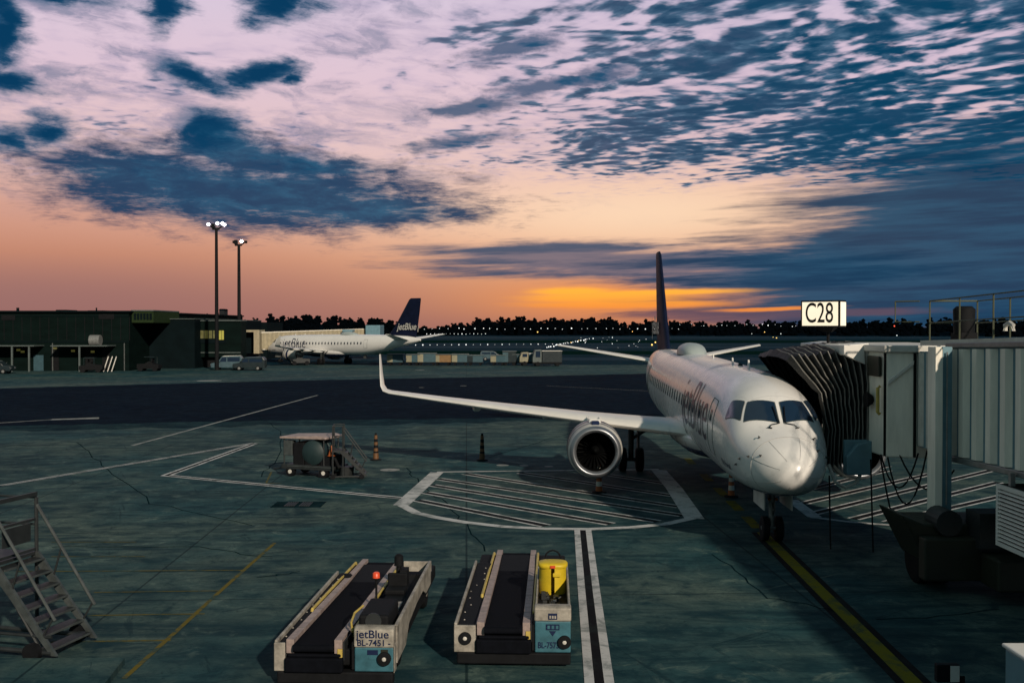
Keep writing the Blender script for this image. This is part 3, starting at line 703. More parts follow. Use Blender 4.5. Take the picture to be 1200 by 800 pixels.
    for s, w, h in [(18.3,.05,.0),(18.5,.36,.22),(18.9,.52,.42),(19.6,.60,.52),(20.6,.60,.52),(21.6,.45,.34),(22.4,.2,.12),(22.7,.04,0)]:
        rr.append([(w*cos(a), s, 4.86 + h*max(0, sin(a))**.7) for a in [pi*k/12 for k in range(13)]])
    obj('radome_hump', dm.loft(rr, closed=False, caps=False), M['hump'], t, smooth=60)
    for s, x in ((9.2, .0), (6.9, .12), (13.5, 0)):
        obj('blade_antenna', MB().prism([(s,4.7),(s+.32,4.7),(s+.30,5.02),(s+.18,5.02)], 'x', x-.02, x+.02), M['white'], t)
    rl = MB(); rl.lathe([(-.02,.10),(.1,.07),(.14,.01)], (0.05, 8.2, 4.75), 'z', 12, True); obj('beacon', rl, M['dark_steel'], t)
    # nose gear
    ng = MB(); ng.path([(0,2.95,1.9),(0,2.95,.42)], [.11,.08], 12); ng.path([(0,2.95,.85),(0,3.7,1.75)], .06, 8); ng.path([(-.3,2.95,.36),(.3,2.95,.36)], .06, 8); ng.path([(0,2.95,.7),(0,2.65,.9),(0,2.95,1.15)], .04, 6)
    g = obj('nose_gear', ng, M['steel'], t, smooth=40)
    for sx in (-.2, .2):
        obj('wheel', MB().lathe([(-.09,.2),(-.1,.29),(-.07,.345),(.07,.345),(.1,.29),(.09,.2)], (sx, 2.95, .35), 'x', 24, True), M['black'], g, smooth=50)
        obj('gear_door', MB().box(sx*1.9-.015, sx*1.9+.015, 2.1, 3.6, 1.0, 1.72), M['offwhite'], g)
    for sx in (-.1, .1): obj('taxi_lamp', MB().lathe([(-.06,.02),(-.05,.04),(.04,.04)], (sx, 2.82, 1.2), 'y', 12, True), M['orange'], g)
    return t
near = build_airliner('white twin-engine airliner parked nose-on beside the boarding bridge, right wing reaching across the apron')
th = R(38)
dup(near, None, (-42.5, 177.6, 0), math.atan2(-cos(th), -sin(th)), 'smaller distant airliner seen side-on by the terminal, dark tail against the sunset')

# ------------------------------------------------------------------ boarding bridge
def corrugated(mb, x0, y0, x1, y1, z0, z1, z0b, z1b, pitch=.42, amp=.045, mi=0):
    L = math.hypot(x1-x0, y1-y0); n = int(L/(pitch/6)); dx, dy = (x1-x0)/L, (y1-y0)/L; nx, ny = dy, -dx
    prof = [1,1,1,.5,-1,-1][:6]; vs = []
    for i in range(n+1):
        f = i/n; a = {0:1,1:1,2:1,3:-1,4:-1,5:-1}[i % 6]*amp*.6
        x, y = x0+dx*L*f + nx*a, y0+dy*L*f + ny*a; vs += [(x, y, z0+(z0b-z0)*f), (x, y, z1+(z1b-z1)*f)]
    mb.add(vs, [(2*i, 2*i+2, 2*i+3, 2*i+1) for i in range(n)], mi)
br = thing('boarding_bridge', 'pale corrugated boarding bridge with black bellows reaching the near airliner from the right', 'jet bridge')
tx = lambda y: 10.56 + (24.6-y)*.0606
tu = MB(); corrugated(tu, tx(24.5), 24.5, tx(1.5), 1.5, 3.02, 5.55, 3.35, 6.15, .60, .11)
tu2 = MB(); tu2.hexa([(tx(24.5)+.06,24.45,2.92),(tx(24.5)+3.2,24.45,2.92),(tx(1.5)+3.2,1.5,3.3),(tx(1.5)+.06,1.5,3.3),(tx(24.5)+.06,24.45,5.6),(tx(24.5)+3.2,24.45,5.6),(tx(1.5)+3.2,1.5,6.2),(tx(1.5)+.06,1.5,6.2)])
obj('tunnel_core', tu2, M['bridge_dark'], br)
obj('tunnel_wall', tu, M['bridge'], br)
sl = MB(); 
for z, zz, h, o in ((2.86, 3.2, .14, -.06), (5.58, 6.18, .12, -.05)):
    sl.hexa([(tx(24.6)+o,24.6,z),(tx(24.6)+.2,24.6,z),(tx(1.5)+.2,1.5,zz),(tx(1.5)+o,1.5,zz),(tx(24.6)+o,24.6,z+h),(tx(24.6)+.2,24.6,z+h),(tx(1.5)+.2,1.5,zz+h),(tx(1.5)+o,1.5,zz+h)])
obj('tunnel_rail', sl, M['steel'], br, bevel=.02)
it = MB(); it.box(10.72, 13.3, 24.3, 28.2, 2.95, 5.45); obj('inner_tunnel_core', it, M['bridge_dark'], br)
it = MB(); corrugated(it, 10.70, 27.6, 10.70, 24.6, 2.98, 5.42, 2.98, 5.42, .5, .05); obj('inner_tunnel_wall', it, M['offwhite'], br)
# cab
cab = MB(); cab.prism([(9.92,28.4),(9.98,27.0),(10.62,26.75),(12.6,26.9),(12.6,32.4),(9.92,32.4)], 'z', 2.62, 5.42); obj('cab', cab, M['bridge'], br, bevel=.04)
obj('cab_roof', MB().prism([(9.80,28.2),(9.88,26.9),(10.62,26.62),(12.75,26.75),(12.75,32.6),(9.80,32.6)], 'z', 5.42, 5.60), M['offwhite'], br, bevel=.03)
fc = MB(); fc.hexa([(9.99,26.92,4.55),(10.58,26.68,5.1),(10.58,26.66,5.2),(9.99,26.90,4.65),(9.99,26.98,4.55),(10.58,26.74,5.1),(10.58,26.74,5.2),(9.99,26.98,4.65)]); obj('cab_light_trim', fc, M['white'], br)  # sloped white trim drawn as the diagonal of light on the cab wall
obj('cab_window', MB().box(9.86, 9.94, 27.25, 28.15, 4.75, 5.3), M['olive'], br, bevel=.03)
cw = obj('cab_lamp', MB().path([(9.9,27.25,3.75),(9.84,27.25,3.8),(9.84,27.25,4.45),(9.9,27.25,4.5)], .05, 8), M['rail_yellow'], br)
obj('cab_horn', MB().lathe([(-.12,.22),(-.05,.2),(.06,.12),(.1,.05)], (9.86,27.9,4.1), 'x', 18, True), M['black'], br, smooth=50)
obj('cab_seam', MB().box(9.93,9.985,27.02,27.07,2.65,5.4).box(10.60,10.66,26.70,26.78,2.65,5.4), M['black'], br)
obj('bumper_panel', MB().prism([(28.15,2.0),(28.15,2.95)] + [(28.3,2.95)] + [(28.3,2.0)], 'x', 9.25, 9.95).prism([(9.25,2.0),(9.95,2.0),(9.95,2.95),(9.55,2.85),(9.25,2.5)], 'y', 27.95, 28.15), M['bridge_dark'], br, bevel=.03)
obj('canopy_hood', MB().hexa([(9.25,28.25,5.32),(9.95,28.25,5.0),(9.95,32.5,5.0),(9.25,32.5,5.32),(9.25,28.25,5.58),(9.95,28.25,5.64),(9.95,32.5,5.64),(9.25,32.5,5.58)]), M['white'], br, bevel=.02)
# bellows: arches from the cab frame to the fuselage skin
A0 = [Vector(p) for p in [(9.93,28.3,2.35),(9.93,28.3,3.4),(9.93,28.3,4.5),(9.93,28.35,5.45),(9.93,30.3,5.52),(9.93,32.3,5.45),(9.93,32.4,4.5),(9.93,32.4,2.35)]]
A1 = [Vector(p) for p in [(8.95,29.2,2.15),(9.02,29.2,3.2),(8.82,29.25,4.15),(7.98,29.5,5.12),(7.9,31.0,5.22),(7.98,32.8,5.12),(8.82,33.0,4.15),(9.02,33.0,2.15)]]
def arch(f, swell):
    P = [a.lerp(b, f) for a, b in zip(A0, A1)]; q = []
    c = sum(P, Vector())/len(P)
    for i in range(len(P)-1):
        for k in range(5): q.append(P[i].lerp(P[i+1], k/5))
    q.append(P[-1])
    return [p + ((p-c)*Vector((0,1,1))).normalized()*swell for p in q]
nf = 11; rings = []
rb_ = random.Random(2)
for i in range(2*nf+1): 
    rings.append([p + Vector((rb_.uniform(-.02,.02), rb_.uniform(-.02,.02), rb_.uniform(-.025,.025))) for p in arch(i/(2*nf), .0 if i % 2 == 0 else .19)])
be = obj('bellows', MB().loft(rings, closed=False, caps=False), M['bellows'], br)
hoop = MB()
for i in range(1, 2*nf, 2): hoop.path(rings[i][:20], .018, 5)
obj('bellows_hoop', hoop, M['fold_edge'], br)
# lift columns and bogie
for cx in (10.18, 14.0):
    cl = obj('lift_column', MB().box(cx-.21,cx-.03,23.85,24.3,1.35,5.62).box(cx-.026,cx+.21,23.9,24.3,1.35,5.62,1), [M['bridge'], M['bridge_dark']], br, bevel=.015)  # pale left half and dark right half paint the column's lit and unlit faces
    obj('column_rod', MB().path([(cx+.06,23.84,1.9),(cx+.06,23.84,5.5)], .02, 6), M['steel'], cl)
bg = MB(); bg.prism([(9.0,1.75),(9.5,1.55),(14.8,1.55),(15.2,1.3),(14.6,.60),(9.6,.60)], 'y', 23.3, 24.9); bg.box(9.35,14.9,22.9,23.28,.32,1.30).box(10.6,12.6,22.0,22.88,.30,1.0); obj('bogie', bg, M['olive'], br, bevel=.05)
for cx in (9.75, 14.3):
    for dx in (-.0, .42): obj('wheel', MB().lathe([(-.17,.28),(-.19,.46),(-.14,.55),(.14,.55),(.19,.46),(.17,.28)], (cx+dx, 24.15, .55), 'x', 28, True), M['black'], br, smooth=50)
obj('drive_motor', MB().lathe([(0,.3),(.7,.3)], (10.0,23.1,1.6), 'y', 18, True).box(10.5,12.4,22.7,23.4,1.1,1.9), M['dark_steel'], br)
# roof railing
rl = MB(); zr = lambda y: 5.72 + (24.6-y)*.0265
for side in (0.05, 1.25):
    for y in (25.6, 24.1, 22.6, 21.1, 19.6, 18.1, 16.6): rl.path([(tx(y)+side, y, zr(y)-.05), (tx(y)+side, y, zr(y)+1.05)], .020, 6)
    for h in (.5, 1.05): rl.path([(tx(25.6)+side, 25.6, zr(25.6)+h), (tx(16.6)+side, 16.6, zr(16.6)+h)], .017, 6)
for h in (.5, 1.05): rl.path([(tx(25.6)+.05, 25.6, zr(25.6)+h), (tx(25.6)+1.25, 25.6, zr(25.6)+h)], .024, 6)
rl.path([(9.98,26.4,6.75),(9.98,26.4,6.22),(10.45,26.0,6.22)], .02, 6); rl.path([(9.98,26.4,6.75),(10.45,26.0,6.75)], .02, 6)
obj('roof_railing', rl, M['rail_olive'], br)
obj('roof_walkway', MB().hexa([(tx(26),26,5.62),(tx(26)+1.3,26,5.62),(tx(16)+1.3,16,5.92),(tx(16),16,5.92),(tx(26),26,5.74),(tx(26)+1.3,26,5.74),(tx(16)+1.3,16,6.02),(tx(16),16,6.02)]), M['offwhite'], br)
obj('roof_motor', MB().box(10.95,11.35,24.7,25.3,5.70,5.95).lathe([(0,.24),(.62,.26),(.7,.18)], (11.15,25.0,5.9), 'z', 16, True), M['black'], br, smooth=50)
obj('roof_box', MB().box(10.9,11.5,20.4,21.4,5.85,6.15).box(11.3,11.38,20.0,20.08,5.8,6.6).box(11.3,11.38,19.6,19.68,5.8,6.6).path([(10.9,22.4,6.0),(10.9,22.4,6.12),(10.9,22.2,6.18),(10.9,22.05,6.12),(10.9,22.05,6.0)], .05, 8), M['offwhite'], br)
# cables looping under the cab
def sag(a, b, d, n=10): return [tuple(a[k]+(b[k]-a[k])*i/n - (d*4*(i/n)*(1-i/n) if k == 2 else 0) for k in range(3)) for i in range(n+1)]
for a, b, d in [((9.95,27.3,2.65),(10.6,26.4,2.8),.9), ((10.05,27.1,2.65),(10.75,26.2,2.9),1.35), ((9.9,27.2,2.6),(10.25,26.4,.25),.35), ((9.75,27.5,2.5),(9.72,27.2,.03),.05), ((10.3,26.9,2.7),(11.1,25.4,2.5),.7), ((8.75,27.9,2.0),(8.70,27.6,.03),.05)]:
    obj('cable', MB().path(sag(a, b, d), .022, 6), M['black'], br)
obj('hoop_bar', MB().path([(8.95,28.6,2.2),(9.05,28.3,1.75),(9.3,28.2,1.62),(9.6,28.2,1.75),(9.85,28.3,2.2)], .05, 8), M['offwhite'], br)
obj('rotunda', MB().lathe([(0,2.4),(6.6,2.4),(6.7,2.2)], (13.6,-.6,0), 'z', 28, True), M['bridge_dark'], br, smooth=40)

ac = thing('cooling_unit', 'white louvred air conditioning box hung beneath the boarding bridge tunnel at the right edge', 'air conditioner', (10.45, 18.4, 0))
obj('casing', MB().box(.03,1.6,0,3.4,1.40,2.72), M['black'], ac)
fr = MB(); fr.box(-.02,.06,0,.09,1.4,2.72).box(-.02,.06,3.31,3.4,1.4,2.72).box(-.02,.06,.09,3.31,1.4,1.49).box(-.02,.06,.09,3.31,2.63,2.72); obj('frame', fr, M['white'], ac)
lv = MB()
for k in range(13):
    z = 1.53 + k*.086; lv.hexa([(-.03,.09,z),(.03,.09,z+.03),(.03,3.31,z+.03),(-.03,3.31,z),(-.025,.09,z+.012),(.035,.09,z+.042),(.035,3.31,z+.042),(-.025,3.31,z+.012)])
obj('louvre', lv, M['white'], ac)
obj('hanger', MB().box(.1,.2,.3,.4,2.72,3.1).box(.1,.2,3.0,3.1,2.72,3.0).box(1.4,1.5,.3,.4,2.72,3.1), M['steel'], ac)

sg = thing('gate_sign', 'lit white box sign reading C28 on a post above the boarding bridge', 'sign', (9.52, 31.0, 0), R(-36))
bx = obj('sign_box', MB().box(-.60,.60,-.30,.30,6.08,6.90), M['black'], sg, bevel=.02)
obj('sign_face', MB().box(-.55,.55,-.312,-.302,6.13,6.85), M['sign_face'], sg)
obj('sign_face', MB().box(.602,.612,-.245,.245,6.13,6.85), M['sign_face'], sg)
obj('lettering', text_mb('C28', .86, lambda x, y: (x-.02, -.318, 6.49+y), .60, .004), M['black'], sg)
obj('post', MB().path([(.15,0,5.58),(.15,0,6.1)], .045, 10).loft([[(-.3,-.2,6.09),(.4,-.2,6.09),(.4,.2,6.09),(-.3,.2,6.09)], [(.05,-.06,5.93),(.25,-.06,5.93),(.25,.06,5.93),(.05,.06,5.93)]]), M['black'], sg)

# ------------------------------------------------------------------ belt loaders
def loader(label, loc, rz, kind):
    t = thing('belt_loader', label, 'belt loader', loc, rz, None)
    # local frame: y=0 front (towards the window), x across; belt in the middle
    x0, x1, zt, dl = (.56, 1.20, 1.10, -.84) if kind == 'cover' else (.68, 1.34, 1.02, -.64)
    obj('chassis', MB().box(dl,x1-.03,.12,6.3,.32,.60).box(dl,x1,-.06,.14,.06,.27), M['black'], t, bevel=.03)
    for yy in (1.1, 4.9):
        for xx in (dl+.14, x1-.2):
            w = obj('wheel', MB().lathe([(-.13,.2),(-.14,.32),(-.1,.36),(.1,.36),(.14,.32),(.13,.2)], (xx, yy, .36), 'x', 24, True), M['black'], t, smooth=50)
            obj('hub', MB().lathe([(-.15,.12),(.15,.12)], (xx, yy, .36), 'x', 14, True), M['gse_white'], w)
    z = lambda y: .74 - y*.030
    bl = MB(); bl.hexa([(-.34,-.1,z(-.1)-.12),(.34,-.1,z(-.1)-.12),(.34,6.75,z(6.75)-.12),(-.34,6.75,z(6.75)-.12),(-.34,-.1,z(-.1)),(.34,-.1,z(-.1)),(.34,6.75,z(6.75)),(-.34,6.75,z(6.75))])
    bl.lathe([(-.34,.065),(.34,.065)], (0,-.1,z(-.1)-.062), 'x', 14, True); obj('conveyor_belt', bl, M['belt'], t, smooth=40)
    for s in (-1, 1):
        ra, rb = sorted((s*.345, s*.475)); r = MB()
        r.hexa([(ra,-.05,z(0)-.16),(rb,-.05,z(0)-.16),(rb,6.8,z(6.8)-.16),(ra,6.8,z(6.8)-.16),(ra,-.05,z(0)+.07),(rb,-.05,z(0)+.07),(rb,6.8,z(6.8)+.07),(ra,6.8,z(6.8)+.07)])
        for k in range(5): r.box(ra-.002, rb+.002, .7+k*1.35, .712+k*1.35, z(.7+k*1.35)+.0705, z(.7+k*1.35)+.0725, 1)
        obj('side_rail', r, [M['pinkish'], M['trim']], t, bevel=.012)
        a = s*.525; obj('hand_rail', MB().path([(a,1.9 if s<0 else .7,z(2)-.05),(a,2.0 if s<0 else .8,z(2)+.07),(a,6.2,z(6.2)+.10),(a,6.3,z(6.3)-.02)], .03, 8), M['rail_yellow'], t)
        obj('side_plate', MB().hexa([(s*.48,0,.45),(s*.505,0,.45),(s*.505,6.8,.3),(s*.48,6.8,.3),(s*.48,0,z(0)+.02),(s*.505,0,z(0)+.02),(s*.505,6.8,z(7)),(s*.48,6.8,z(7))]), M['dark_steel'], t)
    obj('bumper', MB().box(-.49,.50,-.14,-.02,.27,.52).box(-.45,.46,-.10,.0,.52,.58), M['belt'], t, bevel=.03)
    obj('tail_lamp', MB().box(.40,.48,-.07,-.03,.52,.66), M['rail_yellow'], t)
    # left deck
    dk = MB(); dk.box(dl,-.51,0,4.9,.60,.72); obj('deck', dk, M['black'], t, bevel=.02)
    obj('deck_panel', MB().box(dl-.05,-.50,-.05,.0,.27,.75) , M['gse_white'], t, bevel=.015)
    obj('deck_edge', MB().box(dl-.05,dl,0,4.9,.40,.78), M['gse_white'], t, bevel=.012)
    rv = MB(); rq = random.Random(4)
    for k in range(9): yy = .4+k*.5; xx = (dl-.51)/2 + rq.uniform(-.12,.12)*(.35 if kind == 'open' else 1); rv.lathe([(0,.018),(.012,.01)], (xx, yy, .72), 'z', 8, True)
    obj('rivet', rv, M['gse_white'], t)
    def lamp(x, zc):
        l = obj('headlight', MB().lathe([(-.03,.10),(-.028,.115),(.05,.115)], (x,-.05,zc), 'y', 22, True), M['black'], t, smooth=50)
        obj('lens', MB().lathe([(-.036,.01),(-.034,.03),(-.028,.036)], (x,-.052,zc), 'y', 14, True), M['offwhite'], l, smooth=50)
    if kind == 'cover':
        lamp(-.69, .52)
    # driver side front
    hood = .27 if kind == 'cover' else .34
    fp = MB(); fp.box(x0,x1,-.02,.16,.27,zt-hood); obj('front_panel', fp, M['teal'], t, bevel=.02)  # teal below the off-white hood
    hp = MB(); hp.prism([(-.035,zt-hood),(.18,zt-hood),(.18,zt),(.06,zt),(-.035,zt-.03)], 'x', x0-.01, x1+.01); obj('hood', hp, M['gse_white'], t, bevel=.03)
    obj('inner_box', MB().box(x0-.05,x0-.01,.0,1.0,.30,.75), M['black'], t)
    lamp(x1-.11 if kind == 'cover' else x1-.15, .47 if kind == 'cover' else .50)
    if kind == 'cover': lt = [('BL-7573', .155, x0+.245, .40, M['navy'], .74)]
    else: lt = [('jetBlue', .19, x0+.31, zt-.115, M['navy'], 1.05), ('BL-7451 -', .145, x0+.33, zt-.26, M['navy'], 1.0)]
    for s, size, x, zc, m, sx in lt:
        yy = -.038 if kind != 'cover' else -.025
        obj('lettering', text_mb(s, size, lambda a, b: (x+a, yy-.003, zc+b), sx, .003), m, t)
    dc = MB(); e = x0 - .60
    if kind == 'cover':
        dc.box(.84+e,1.0+e,-.046,-.037,zt-.23,zt-.12).box(.80+e,1.04+e,-.033,-.022,zt-.42,zt-.32)
        dl_ = MB().prism([(.86+e,zt-.44),(.98+e,zt-.44),(.92+e,zt-.53)], 'y', -.033, -.022); obj('decal', dl_, M['navy'], t)
        for k in range(3): dc.box(.86+e+k*.045, .89+e+k*.045, -.050, -.0465, zt-.21, zt-.16, 1); dc.box(.825+e+k*.075, .87+e+k*.075, -.036, -.0335, zt-.40, zt-.34, 2)
    else:
        dc.box(.82+e,1.0+e,-.033,-.022,zt-.46,zt-.38).box(1.05+e,1.17+e,-.033,-.022,zt-.47,zt-.37, 3).box(.85+e,.96+e,-.033,-.022,zt-.54,zt-.48, 2)
    obj('decal', dc, [M['navy'], M['gse_white'], M['teal'], M['olive']], t)
    # engine bay and side fence
    obj('engine_bay', MB().box(x0+.02,x1-.05,.18,4.8,.60,.74), M['black'], t)
    if kind == 'cover':
        obj('bay_wall', MB().box(x1-.04,x1,.18,3.6,.40,1.04).box(x0,x0+.03,.18,3.6,.60,1.0), M['gse_white'], t, bevel=.012)
        eq = MB(); rq = random.Random(8)
        for k in range(22): a, b = rq.uniform(x0+.07,x1-.20), rq.uniform(.3,1.8); eq.box(a, a+rq.uniform(.05,.12), b, b+rq.uniform(.08,.3), .74, .74+rq.uniform(.04,.16))
        obj('engine', eq, M['dark_steel'], t, bevel=.01)
        hl = MB()
        for k in range(7): a, b = rq.uniform(x0+.07,x1-.2), rq.uniform(.3,1.8); hl.path([(a,b,.93),(a+rq.uniform(.02,.1),b+rq.uniform(-.1,.1),.93)], .012, 5)
        obj('hose_clamp', hl, M['chrome'], t)
        # yellow driver seat shield: curved back in two halves and a rounded cap
        st = thing('x', 'x', 'x'); bpy.data.objects.remove(st)
        sh = MB(); cx, cy = (x0+x1)/2, 2.35
        for a0, a1 in ((180, 262), (278, 360)):
            ro = []; 
            for k in range(11):
                a = R(a0+(a1-a0)*k/10); c_, s_ = cos(a), sin(a)
                ro.append([(cx+.27*c_, cy+.24*s_, .74), (cx+.27*c_, cy+.24*s_, 1.27), (cx+.235*c_, cy+.205*s_, 1.27), (cx+.235*c_, cy+.205*s_, .74)])
            sh.loft(ro)
        sh.box(cx-.26, cx+.26, cy, cy+.06, .74, 1.2)
        se = obj('seat_shield', sh, M['yellow'], t, smooth=40)
        cp = MB(); cp.loft([[(cx+(.30*q)*math.copysign(abs(cos(a))**.7, cos(a)), cy+.02+(.27*q)*math.copysign(abs(sin(a))**.7, sin(a)), zc) for a in [2*pi*k/32 for k in range(32)]] for q, zc in ((.97,1.265),(1,1.29),(1,1.32),(.93,1.345),(.6,1.36))]); obj('cap', cp, M['yellow'], se, smooth=50)
        obj('latch', MB().box(cx-.05,cx+.05,cy-.275,cy-.25,1.28,1.33), M['red'], se)
        obj('headrest', MB().box(cx+.0,cx+.16,cy-.262,cy-.235,1.10,1.18), M['yellow'], se, bevel=.02)
        obj('steering_wheel', MB().path([(cx+.16*cos(2*pi*k/16), cy+.55+.05*sin(2*pi*k/16), 1.3+.15*sin(2*pi*k/16)) for k in range(17)], .018, 6), M['black'], t)
    else:
        ed = MB(); ed.box(x0+.02,x1-.12,.22,1.35,.74,1.16); obj('engine_cover', ed, M['black'], t, bevel=.05)
        fb = MB(); fb.lathe([(0,.14),(.03,.14)], (x0+.28,.20,1.06), 'y', 20, True); obj('fan_grille', fb, M['dark_steel'], t)
        sd = MB(); sd.prism([(.2,.35),(1.2,.35),(1.6,.62),(2.6,.70),(3.6,.70),(4.1,.52),(4.9,.52),(4.9,.98),(.2,.98)], 'x', x1, x1+.035); sd.box(x1-.02,x1+.04,.2,4.95,.98,1.01); sd.box(x0+.1,x1+.04,4.9,4.95,.78,1.0)
        obj('side_fence', sd, M['gse_white'], t, bevel=.01)
        obj('side_panel', MB().box(x1+.003,x1+.02,-.02,.19,.25,.72), M['gse_white'], t, bevel=.01)
        bp = obj('beacon_post', MB().path([(x0-.02,2.2,.74),(x0-.02,2.2,1.30)], .022, 8).box(x0-.12,x0+.08,2.15,2.25,1.28,1.31), M['black'], t)
        obj('beacon', MB().lathe([(0,.07),(.09,.065),(.11,.04)], (x0-.02,2.2,1.31), 'z', 16, True), M['red'], bp, smooth=50)
        obj('control_stalk', MB().path([(.78,4.1,.74),(.80,4.1,1.2)], .05, 8).lathe([(0,.10),(.2,.09),(.24,.04)], (.80,4.1,1.1), 'z', 14, True).box(.85,1.0,3.9,4.2,.74,1.05), M['black'], t, smooth=40)
        obj('seat', MB().box(.66,1.06,3.1,3.5,.74,.84).box(.66,1.06,3.5,3.58,.8,1.08), M['black'], t, bevel=.03)
        obj('cable', MB().path([(.58,.3,.85),(.52,.5,.95),(.5,.9,1.0),(.6,1.2,1.05)], .02, 6), M['rail_yellow'], t)
        obj('step', MB().box(.98,1.12,1.5,1.9,.74,.80).box(.98,1.12,2.0,2.5,.74,.78), M['gse_white'], t)
    return t
loader('belt loader with white hood lettered BL-7451, red beacon and dark engine cover', (-3.34, 17.1, 0), R(-2.4), 'open')
loader('belt loader with bright yellow seat shield standing left of the double white line', (-.15, 18.1, 0), R(-2.3), 'cover')

# ------------------------------------------------------------------ stairs
def steps(t, width, run, rise, n, wd, m_tread, m_str, rail=1.05, platform=1.4, rails=True, tube=.035):
    """local: foot at origin, climbs towards -x; width along y"""
    for y in (0, width):
        obj('stringer', MB().hexa([(0,y-.03,.12),(.12,y-.03,.12),(-run+.05,y-.03,rise),(-run-.12,y-.03,rise-.08),(0,y+.03,.12),(.12,y+.03,.12),(-run+.05,y+.03,rise),(-run-.12,y+.03,rise-.08)]), m_str, t)
    for k in range(n):
        f = (k+.5)/n; obj('tread', MB().box(-run*f-.16, -run*f+.10, .03, width-.03, .12+(rise-.12)*f-.03, .12+(rise-.12)*f).box(-run*f+.101, -run*f+.125, .03, width-.03, .12+(rise-.12)*f-.03, .12+(rise-.12)*f+.004, 1), [m_tread, M['stair_steel']], t)
    for y in (0, width):
        h = MB(); h.path([(-run*.02+.1, y, rail*.72), (-run-.03, y, rise+rail*.92)], tube*1.25, 8); obj('hand_rail', h, m_str, t)
        obj('rail_brace', MB().path([(-run*.18, y, .12+rise*.16), (-run*.02+.05, y, rail*.75)], tube*.8, 6), M['dark_steel'], t); obj('rail_brace', MB().path([(-run*.7, y, rise*.7), (-run*.55, y, rise*.55+rail*.8)], tube*.8, 6), M['dark_steel'], t)
    x1, x0 = -run, -run-platform
    obj('platform', MB().box(x0, x1, 0, width, rise-.06, rise), m_tread, t)
    p = MB()
    for x in (x0, x1):
        for y in (0, width): p.path([(x, y, .12), (x, y, rise+rail)], tube*1.5, 8)
    obj('post', p, M['dark_steel'], t)
    r = MB()
    for y in (0, width): r.path([(x0, y, rise+rail), (x1, y, rise+rail)], tube, 8); r.path([(x0, y, rise+rail*.5), (x1, y, rise+rail*.5)], tube, 8)
    r.path([(x0, 0, rise+rail), (x0, width, rise+rail)], tube, 8); obj('guard_rail', r, M['dark_steel'], t)
    return x0, x1
stt = thing('mobile_stairs', 'dark metal mobile stairs with open treads at the left edge of the foreground', 'stairs', (-8.37, 18.35, 0), R(-14))
x0, x1 = steps(stt, 1.12, 1.22, 1.72, 7, 1, M['dark_steel'], M['stair_steel'], tube=.024)
obj('base_frame', MB().path([(.0,0,.16),(x0,0,.16),(x0,1.12,.16),(0,1.12,.16)], .045, 8).path([(0,.0,.45),(x0,0,.45)], .03, 8).path([(-.2,0,.16),(x1,0,1.65)], .03, 6).path([(x0,0,.2),(x1,0,1.6)], .03, 6), M['dark_steel'], stt)
obj('back_panel', MB().box(x1-.02,x1+.03,.05,1.07,1.75,1.8).box(x1-.01,x1+.01,.2,.95,1.95,2.3).box(x1-.02,x1+.03,.05,1.07,2.33,2.38).box(x1-.02,x1+.03,.0,1.12,2.80,2.88), M['dark_steel'], stt)
for x in (-.35, x0+.1):
    for y in (-.08, 1.2): obj('wheel', MB().lathe([(-.06,.1),(-.06,.17),(.06,.17),(.06,.1)], (x, y, .17), 'y', 18, True), M['black'], stt, smooth=50)
x, y, _ = G(427, 561)
s2 = thing('service_steps', 'thin rail service steps standing behind the covered equipment cart', 'stairs', (x, y, 0), R(6))
x0, x1 = steps(s2, .85, .85, 1.15, 6, 1, M['dark_steel'], M['dark_steel'], .98, .4, tube=.02)
obj('base_frame', MB().path([(x0,0,.1),(0,0,.1),(0,.85,.1),(x0,.85,.1)], .03, 6), M['dark_steel'], s2)
for x in (-.1, x0):
    for y in (0, .85): obj('wheel', MB().lathe([(-.04,.05),(-.04,.1),(.04,.1),(.04,.05)], (x, y, .1), 'y', 14, True), M['black'], s2)

# ------------------------------------------------------------------ covered equipment cart
x, y, _ = G(366, 559)
ct = thing('equipment_cart', 'four wheeled service cart with pale canopy and dark tank, left of centre apron', 'service cart', (x, y+.6, 0), R(-20))
obj('bed', MB().box(-1.15,1.2,-.62,.62,.34,.46).box(-1.2,1.25,-.66,-.62,.3,.5), M['dark_steel'], ct, bevel=.02)
obj('bed_edge', MB().box(-.9,1.2,-.69,-.665,.42,.45), M['stair_steel'], ct)
for xx in (-.8, .75):
    for yy in (-.55, .55):
        w = obj('wheel', MB().lathe([(-.08,.1),(-.09,.2),(.09,.2),(.08,.1)], (xx, yy, .2), 'y', 20, True), M['black'], ct, smooth=50); obj('hub', MB().lathe([(-.1,.085),(.1,.085)], (xx, yy, .2), 'y', 12, True), M['offwhite'], w)
obj('tank', MB().lathe([(-.75,.02),(-.72,.3),(-.6,.5),(.5,.5),(.62,.3),(.66,.02)], (.25,0,1.0), 'y', 28, True), M['tank'], ct, smooth=50)
obj('pump', MB().box(-.5,-.1,-.5,.4,.46,.95).box(.55,1.1,-.55,.3,.46,.9).lathe([(0,.12),(.5,.12)], (-.7,-.2,.46), 'z', 12, True), M['black'], ct, bevel=.03)
obj('control_panel', MB().box(-1.12,-.72,-.6,-.3,.85,1.45), M['stair_steel'], ct, bevel=.02)
for xx, yy in ((-1.1,-.58),(-1.1,.58),(.75,-.58),(.75,.58)): obj('canopy_post', MB().path([(xx,yy,.46),(xx,yy,1.55)], .03, 6), M['dark_steel'], ct)
obj('canopy', MB().prism([(-1.25,1.54),(.92,1.56),(.92,1.64),(.55,1.70),(-.2,1.66),(-1.25,1.62)], 'y', -.7, .7), M['pinkish'], ct, bevel=.02)
obj('hose', MB().path([(.9,-.5,.9),(1.25,-.55,.8),(1.4,-.5,.45),(1.2,-.4,.42)], .06, 8), M['black'], ct)
